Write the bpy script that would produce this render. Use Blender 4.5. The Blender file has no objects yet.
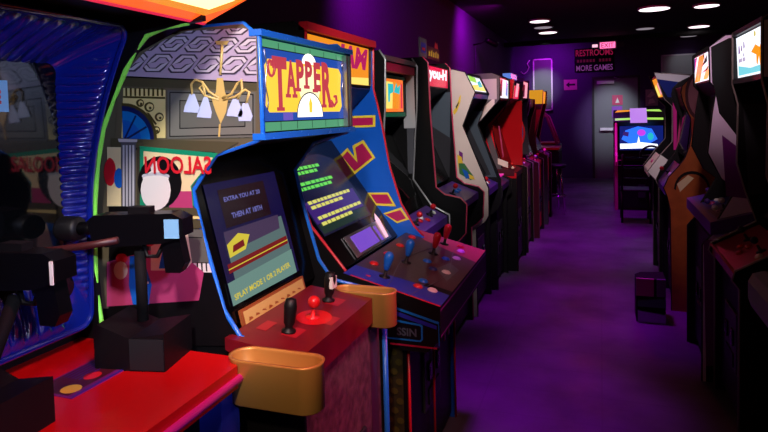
import bpy, bmesh, math, random
from mathutils import Vector, Matrix
random.seed(7)
C = bpy.context.scene.collection
PI = math.pi
V = Vector

# ---------------------------------------------------------------- materials
def lin(c):
    return tuple(((x/255)/12.92 if x/255 <= .04045 else ((x/255+.055)/1.055)**2.4) for x in c) + (1,)
MC = {}
def mat(name, col, rough=.5, metal=0, emis=0, coat=0, bump=0, bscale=60, vary=0, spec=.5):
    if name in MC: return MC[name]
    m = bpy.data.materials.new(name); m.use_nodes = True
    nt = m.node_tree; b = nt.nodes['Principled BSDF']
    b.inputs['Base Color'].default_value = lin(col)
    b.inputs['Roughness'].default_value = rough
    b.inputs['Metallic'].default_value = metal
    b.inputs['Coat Weight'].default_value = coat
    b.inputs['Specular IOR Level'].default_value = spec
    if emis:
        b.inputs['Emission Color'].default_value = lin(col)
        b.inputs['Emission Strength'].default_value = emis
        b.inputs['Base Color'].default_value = (.01, .01, .01, 1)
    else:
        tc = nt.nodes.new('ShaderNodeTexCoord'); nz = nt.nodes.new('ShaderNodeTexNoise')
        nz.inputs['Scale'].default_value = bscale
        nt.links.new(tc.outputs['Object'], nz.inputs['Vector'])
        mr = nt.nodes.new('ShaderNodeMapRange')
        mr.inputs['To Min'].default_value = max(.02, rough-.03); mr.inputs['To Max'].default_value = min(1, rough+.05)
        nt.links.new(nz.outputs['Fac'], mr.inputs['Value']); nt.links.new(mr.outputs[0], b.inputs['Roughness'])
        if vary:
            r = nt.nodes.new('ShaderNodeMapRange'); r.inputs['From Min'].default_value = .3; r.inputs['From Max'].default_value = .7
            r.inputs['To Min'].default_value = 1-vary; r.inputs['To Max'].default_value = 1+vary
            mx = nt.nodes.new('ShaderNodeVectorMath'); mx.operation = 'SCALE'; mx.inputs[0].default_value = lin(col)[:3]
            nt.links.new(nz.outputs['Fac'], r.inputs['Value']); nt.links.new(r.outputs[0], mx.inputs['Scale'])
            nt.links.new(mx.outputs[0], b.inputs['Base Color'])
        if bump:
            bp = nt.nodes.new('ShaderNodeBump'); bp.inputs['Strength'].default_value = bump; bp.inputs['Distance'].default_value = .01
            nt.links.new(nz.outputs['Fac'], bp.inputs['Height']); nt.links.new(bp.outputs[0], b.inputs['Normal'])
    MC[name] = m; return m
def M(name, *a, **k): return MC[name] if name in MC else mat(name, *a, **k)

mat('black', (7,6,9), .5, spec=.3); mat('black_gloss', (5,5,7), .15, spec=.35); mat('black_matte', (6,6,7), .8, spec=.2)
mat('screen_glass', (6,7,9), .04, spec=.7); mat('white', (225,222,215), .5); mat('silver', (170,172,178), .28, .9)
mat('chrome', (210,210,215), .12, 1); mat('gold', (214,166,84), .3, .85); mat('grey', (90,92,98), .5)
mat('red', (190,18,24), .3); mat('red_gloss', (185,10,14), .3, coat=.1, bscale=3); mat('blue', (20,95,190), .35); mat('navy', (20,30,90), .4)
mat('darkgrey', (38,40,44), .45); mat('magenta', (190,30,130), .4); mat('yellow', (225,190,60), .4)
mat('purple', (70,30,130), .4); mat('orange_wood', (165,84,30), .45, vary=.15, bscale=12)

# ---------------------------------------------------------------- mesh builder
class MB:
    def __init__(s): s.v=[]; s.f=[]; s.mi=[]; s.ms=[]; s.sm=[]
    def m(s, name):
        if name not in s.ms: s.ms.append(name)
        return s.ms.index(name)
    def add(s, vs, fs, m, smooth=False):
        n=len(s.v); s.v += [tuple(v) for v in vs]; k=s.m(m)
        for f in fs: s.f.append([i+n for i in f]); s.mi.append(k); s.sm.append(smooth)
        return s
    def box(s, x0,x1,y0,y1,z0,z1,m, T=None):
        vs=[(x,y,z) for z in (z0,z1) for y in (y0,y1) for x in (x0,x1)]
        if T: vs=[T(*v) for v in vs]
        return s.add(vs, [(0,2,3,1),(4,5,7,6),(0,1,5,4),(2,6,7,3),(0,4,6,2),(1,3,7,5)], m)
    def bbox(s, x0,x1,y0,y1,z0,z1,m, b=.01, T=None):     # box with chamfered vertical+top edges
        pts=[(x0+b,y0),(x1-b,y0),(x1,y0+b),(x1,y1-b),(x1-b,y1),(x0+b,y1),(x0,y1-b),(x0,y0+b)]
        cx,cy=(x0+x1)/2,(y0+y1)/2
        rings=[]
        for z,k in ((z0+b,1),(z1-b,1),(z1,0)):
            rings.append([(x if k else x+(b if x<cx else -b)*.7, y if k else y+(b if y<cy else -b)*.7, z) for x,y in pts])
        rings.insert(0,[(x+(b if x<cx else -b)*.7,y+(b if y<cy else -b)*.7,z0) for x,y in pts])
        vs=[p for r in rings for p in r]
        if T: vs=[T(*v) for v in vs]
        fs=[[i*8+j, i*8+(j+1)%8, (i+1)*8+(j+1)%8, (i+1)*8+j] for i in range(3) for j in range(8)]
        fs += [list(range(7,-1,-1)), [24+j for j in range(8)]]
        return s.add(vs, fs, m)
    def prism(s, pts, y0, y1, m, T=None):                  # pts in (x,z)
        n=len(pts); vs=[(x,y0,z) for x,z in pts]+[(x,y1,z) for x,z in pts]
        if T: vs=[T(*v) for v in vs]
        return s.add(vs, [list(range(n)), list(range(2*n-1,n-1,-1))]+[[(i+1)%n,i,i+n,(i+1)%n+n] for i in range(n)], m)
    def tube(s, path, r, m, n=8, cap=True, T=None):
        if T: path=[T(*p) for p in path]
        path=[V(p) for p in path]; vs=[]; k=len(path)
        rr = r if isinstance(r,(list,tuple)) else [r]*k
        prev=None
        for i,p in enumerate(path):
            t=(path[min(i+1,k-1)]-path[max(i-1,0)]).normalized()
            if prev is None:
                up=V((0,0,1)) if abs(t.z)<.9 else V((1,0,0)); a=t.cross(up).normalized()
            else:
                a=(prev-t*prev.dot(t)).normalized()
            prev=a; b=t.cross(a)
            vs += [p+(a*math.cos(2*PI*j/n)+b*math.sin(2*PI*j/n))*rr[i] for j in range(n)]
        fs=[[i*n+j,i*n+(j+1)%n,(i+1)*n+(j+1)%n,(i+1)*n+j] for i in range(k-1) for j in range(n)]
        if cap: fs += [list(range(n-1,-1,-1)), [(k-1)*n+j for j in range(n)]]
        return s.add(vs, fs, m, True)
    def lathe(s, prof, c, m, n=16, ax=None, T=None):       # prof (r,z) about axis ax through c
        c=V(c); ax=V(ax or (0,0,1)).normalized(); u=ax.orthogonal().normalized(); w=ax.cross(u)
        vs=[c+ax*z+(u*math.cos(2*PI*j/n)+w*math.sin(2*PI*j/n))*max(r,1e-4) for r,z in prof for j in range(n)]
        if T: vs=[T(*v) for v in vs]
        k=len(prof)
        fs=[[i*n+j,i*n+(j+1)%n,(i+1)*n+(j+1)%n,(i+1)*n+j] for i in range(k-1) for j in range(n)]
        fs += [list(range(n-1,-1,-1)), [(k-1)*n+j for j in range(n)]]
        return s.add(vs, fs, m, True)
    def poly(s, fr, pts, m, c=.002):
        return s.add([fr(a,b,c) for a,b in pts], [list(range(len(pts)))], m)
    def slab(s, fr, a0,a1,b0,b1,c0,c1,m): return s.box(a0,a1,b0,b1,c0,c1,m,T=fr)
    def text(s, fr, body, x, y, h, m, w=None, c=.003, th=.001, mirror=False, shear=0, bold=0, rot=0):
        cu=bpy.data.curves.new('t','FONT'); cu.body=body; cu.extrude=0; cu.offset=bold; cu.resolution_u=3; cu.shear=shear
        o=bpy.data.objects.new('t',cu); C.objects.link(o)
        me=o.to_mesh() if False else bpy.data.meshes.new_from_object(o.evaluated_get(bpy.context.evaluated_depsgraph_get()))
        xs=[v.co.x for v in me.vertices]; ys=[v.co.y for v in me.vertices]
        x0,x1,y0,y1=min(xs),max(xs),min(ys),max(ys); sy=h/(y1-y0); sx=(w/(x1-x0)) if w else sy
        vs=[]
        for v in me.vertices:
            a=(v.co.x-x0)*sx; b=(v.co.y-y0)*sy
            if mirror: a=(x1-x0)*sx-a
            a2=a*math.cos(rot)-b*math.sin(rot); b2=a*math.sin(rot)+b*math.cos(rot)
            vs.append(fr(x+a2,y+b2,c))
        s.add(vs,[list(p.vertices) for p in me.polygons],m)
        bpy.data.objects.remove(o); bpy.data.curves.remove(cu); bpy.data.meshes.remove(me)
        return s
    def build(s, name, parent=None, smooth=False, loc=None):
        me=bpy.data.meshes.new(name); me.from_pydata(s.v,[],s.f); me.update()
        for n in s.ms: me.materials.append(MC[n])
        for p,k,sm in zip(me.polygons,s.mi,s.sm): p.material_index=k; p.use_smooth=sm or smooth
        bm=bmesh.new(); bm.from_mesh(me); bmesh.ops.recalc_face_normals(bm,faces=bm.faces); bm.to_mesh(me); bm.free()
        o=bpy.data.objects.new(name,me); C.objects.link(o)
        if parent: o.parent=parent
        if loc: o.location=loc
        return o
def tag(o,label,cat,group=None):
    o['label']=label; o['category']=cat
    if group: o['group']=group
    return o
def struct(o): o['kind']='structure'; return o
def empty(name,loc,rz,label,cat,group=None):
    o=bpy.data.objects.new(name,None); C.objects.link(o); o.empty_display_size=.1
    o.location=loc; o.rotation_euler=(0,0,rz); return tag(o,label,cat,group)
def frame(o,ax,ay):
    o=V(o); ax=V(ax).normalized(); ay=V(ay).normalized(); n=ax.cross(ay)
    return lambda a,b,c=0: o+ax*a+ay*b+n*c

# ---------------------------------------------------------------- upright cabinet generator
# local frame: +x out of the front, y across, z up, origin at the middle of the foot of the front
class Cab:
    def __init__(s,name,label,loc,rz,w,prof,side='black',trim=None,front=None,t=.02,group=None,trim_r=.008,far='black',prof_near=None):
        s.w=w; s.t=t; s.prof=prof
        s.root=empty(name,loc,rz,label,'arcade cabinet',group)
        for sg in (-1,1):
            y0=sg*w/2; y1=sg*(w/2-t)
            fl=(abs(rz)>1)
            isnear=(sg==-1)!=fl
            pr_=prof_near if (prof_near and isnear) else prof
            p=MB().prism(pr_,min(y0,y1),max(y0,y1),side if isnear else far).build('side_panel',s.root)
            if sg==-1: s.near=p
            else: s.far=p
            if trim:
                pts=(prof_near[3:-2] if (prof_near and isnear) else None) or front or prof
                MB().tube([(x,sg*(w/2-t/2),z) for x,z in pts],trim_r,trim,6).build('edge_trim',s.root)
        s.h=w/2-t
    def fr(s,p,q):   # frame on a strip: a across from the -y side, b from p up to q
        return frame((p[0],-s.h,p[1]),(0,1,0),(q[0]-p[0],0,q[1]-p[1]))
    def strip(s,name,p,q,m,th=.015,parent=None):
        f=s.fr(p,q); L=(V((q[0]-p[0],q[1]-p[1]))).length
        mb=MB().slab(f,0,2*s.h,0,L,-th,0,m)
        return mb,f,2*s.h,L
    def part(s,name,p,q,m,th=.015,deco=None):
        mb,f,W,L=s.strip(name,p,q,m,th)
        if deco: deco(mb,f,W,L)
        o=mb.build(name,s.root); o_f=(o,f,W,L); return o_f
    def back(s,pts,m='black'):    # closing shell: a list of points from top front over the back
        mb=MB()
        for p,q in zip(pts,pts[1:]): mb.slab(s.fr(p,q),0,2*s.h,0,V((q[0]-p[0],q[1]-p[1])).length,-.012,0,m)
        return mb.build('cabinet_shell',s.root)
def button(f,a,b,parent,m,r=.015,h=.012,name='button'):
    n=f(0,0,1)-f(0,0,0)
    return MB().lathe([(r*1.25,0),(r*1.25,h*.4),(r,h*.5),(r*.95,h*.85),(r*.7,h)],f(a,b,0),m,12,n).build(name,parent)
def stick(f,a,b,parent,m,bat=True,h=.075,r=.017,shaft='black'):
    n=f(0,0,1)-f(0,0,0)
    mb=MB().lathe([(.024,0),(.024,.004),(.008,.006),(.006,h*.5)],f(a,b,0),shaft,12,n)
    if bat: prof=[(.005,h*.35),(r*.6,h*.42),(r*.85,h*.7),(r*1.05,h*.95),(r*1.0,h*1.15),(r*.6,h*1.27),(0.001,h*1.3)]
    else: prof=[(.003,h*.62)]+[(r*math.sin(t),h*.62+r-r*math.cos(t)) for t in [PI*k/8 for k in range(1,8)]]+[(.001,h*.62+2*r)]
    mb.lathe(prof,f(a,b,0),m,14,n)
    return mb.build('joystick',parent)
def art_print(mb,f,L,c0=.0012,step=.00004,k=1):
    for i,(m,pts) in enumerate(L): mb.poly(f,[(a*k,b) for a,b in pts],m,c0+i*step)
    return mb
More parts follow.
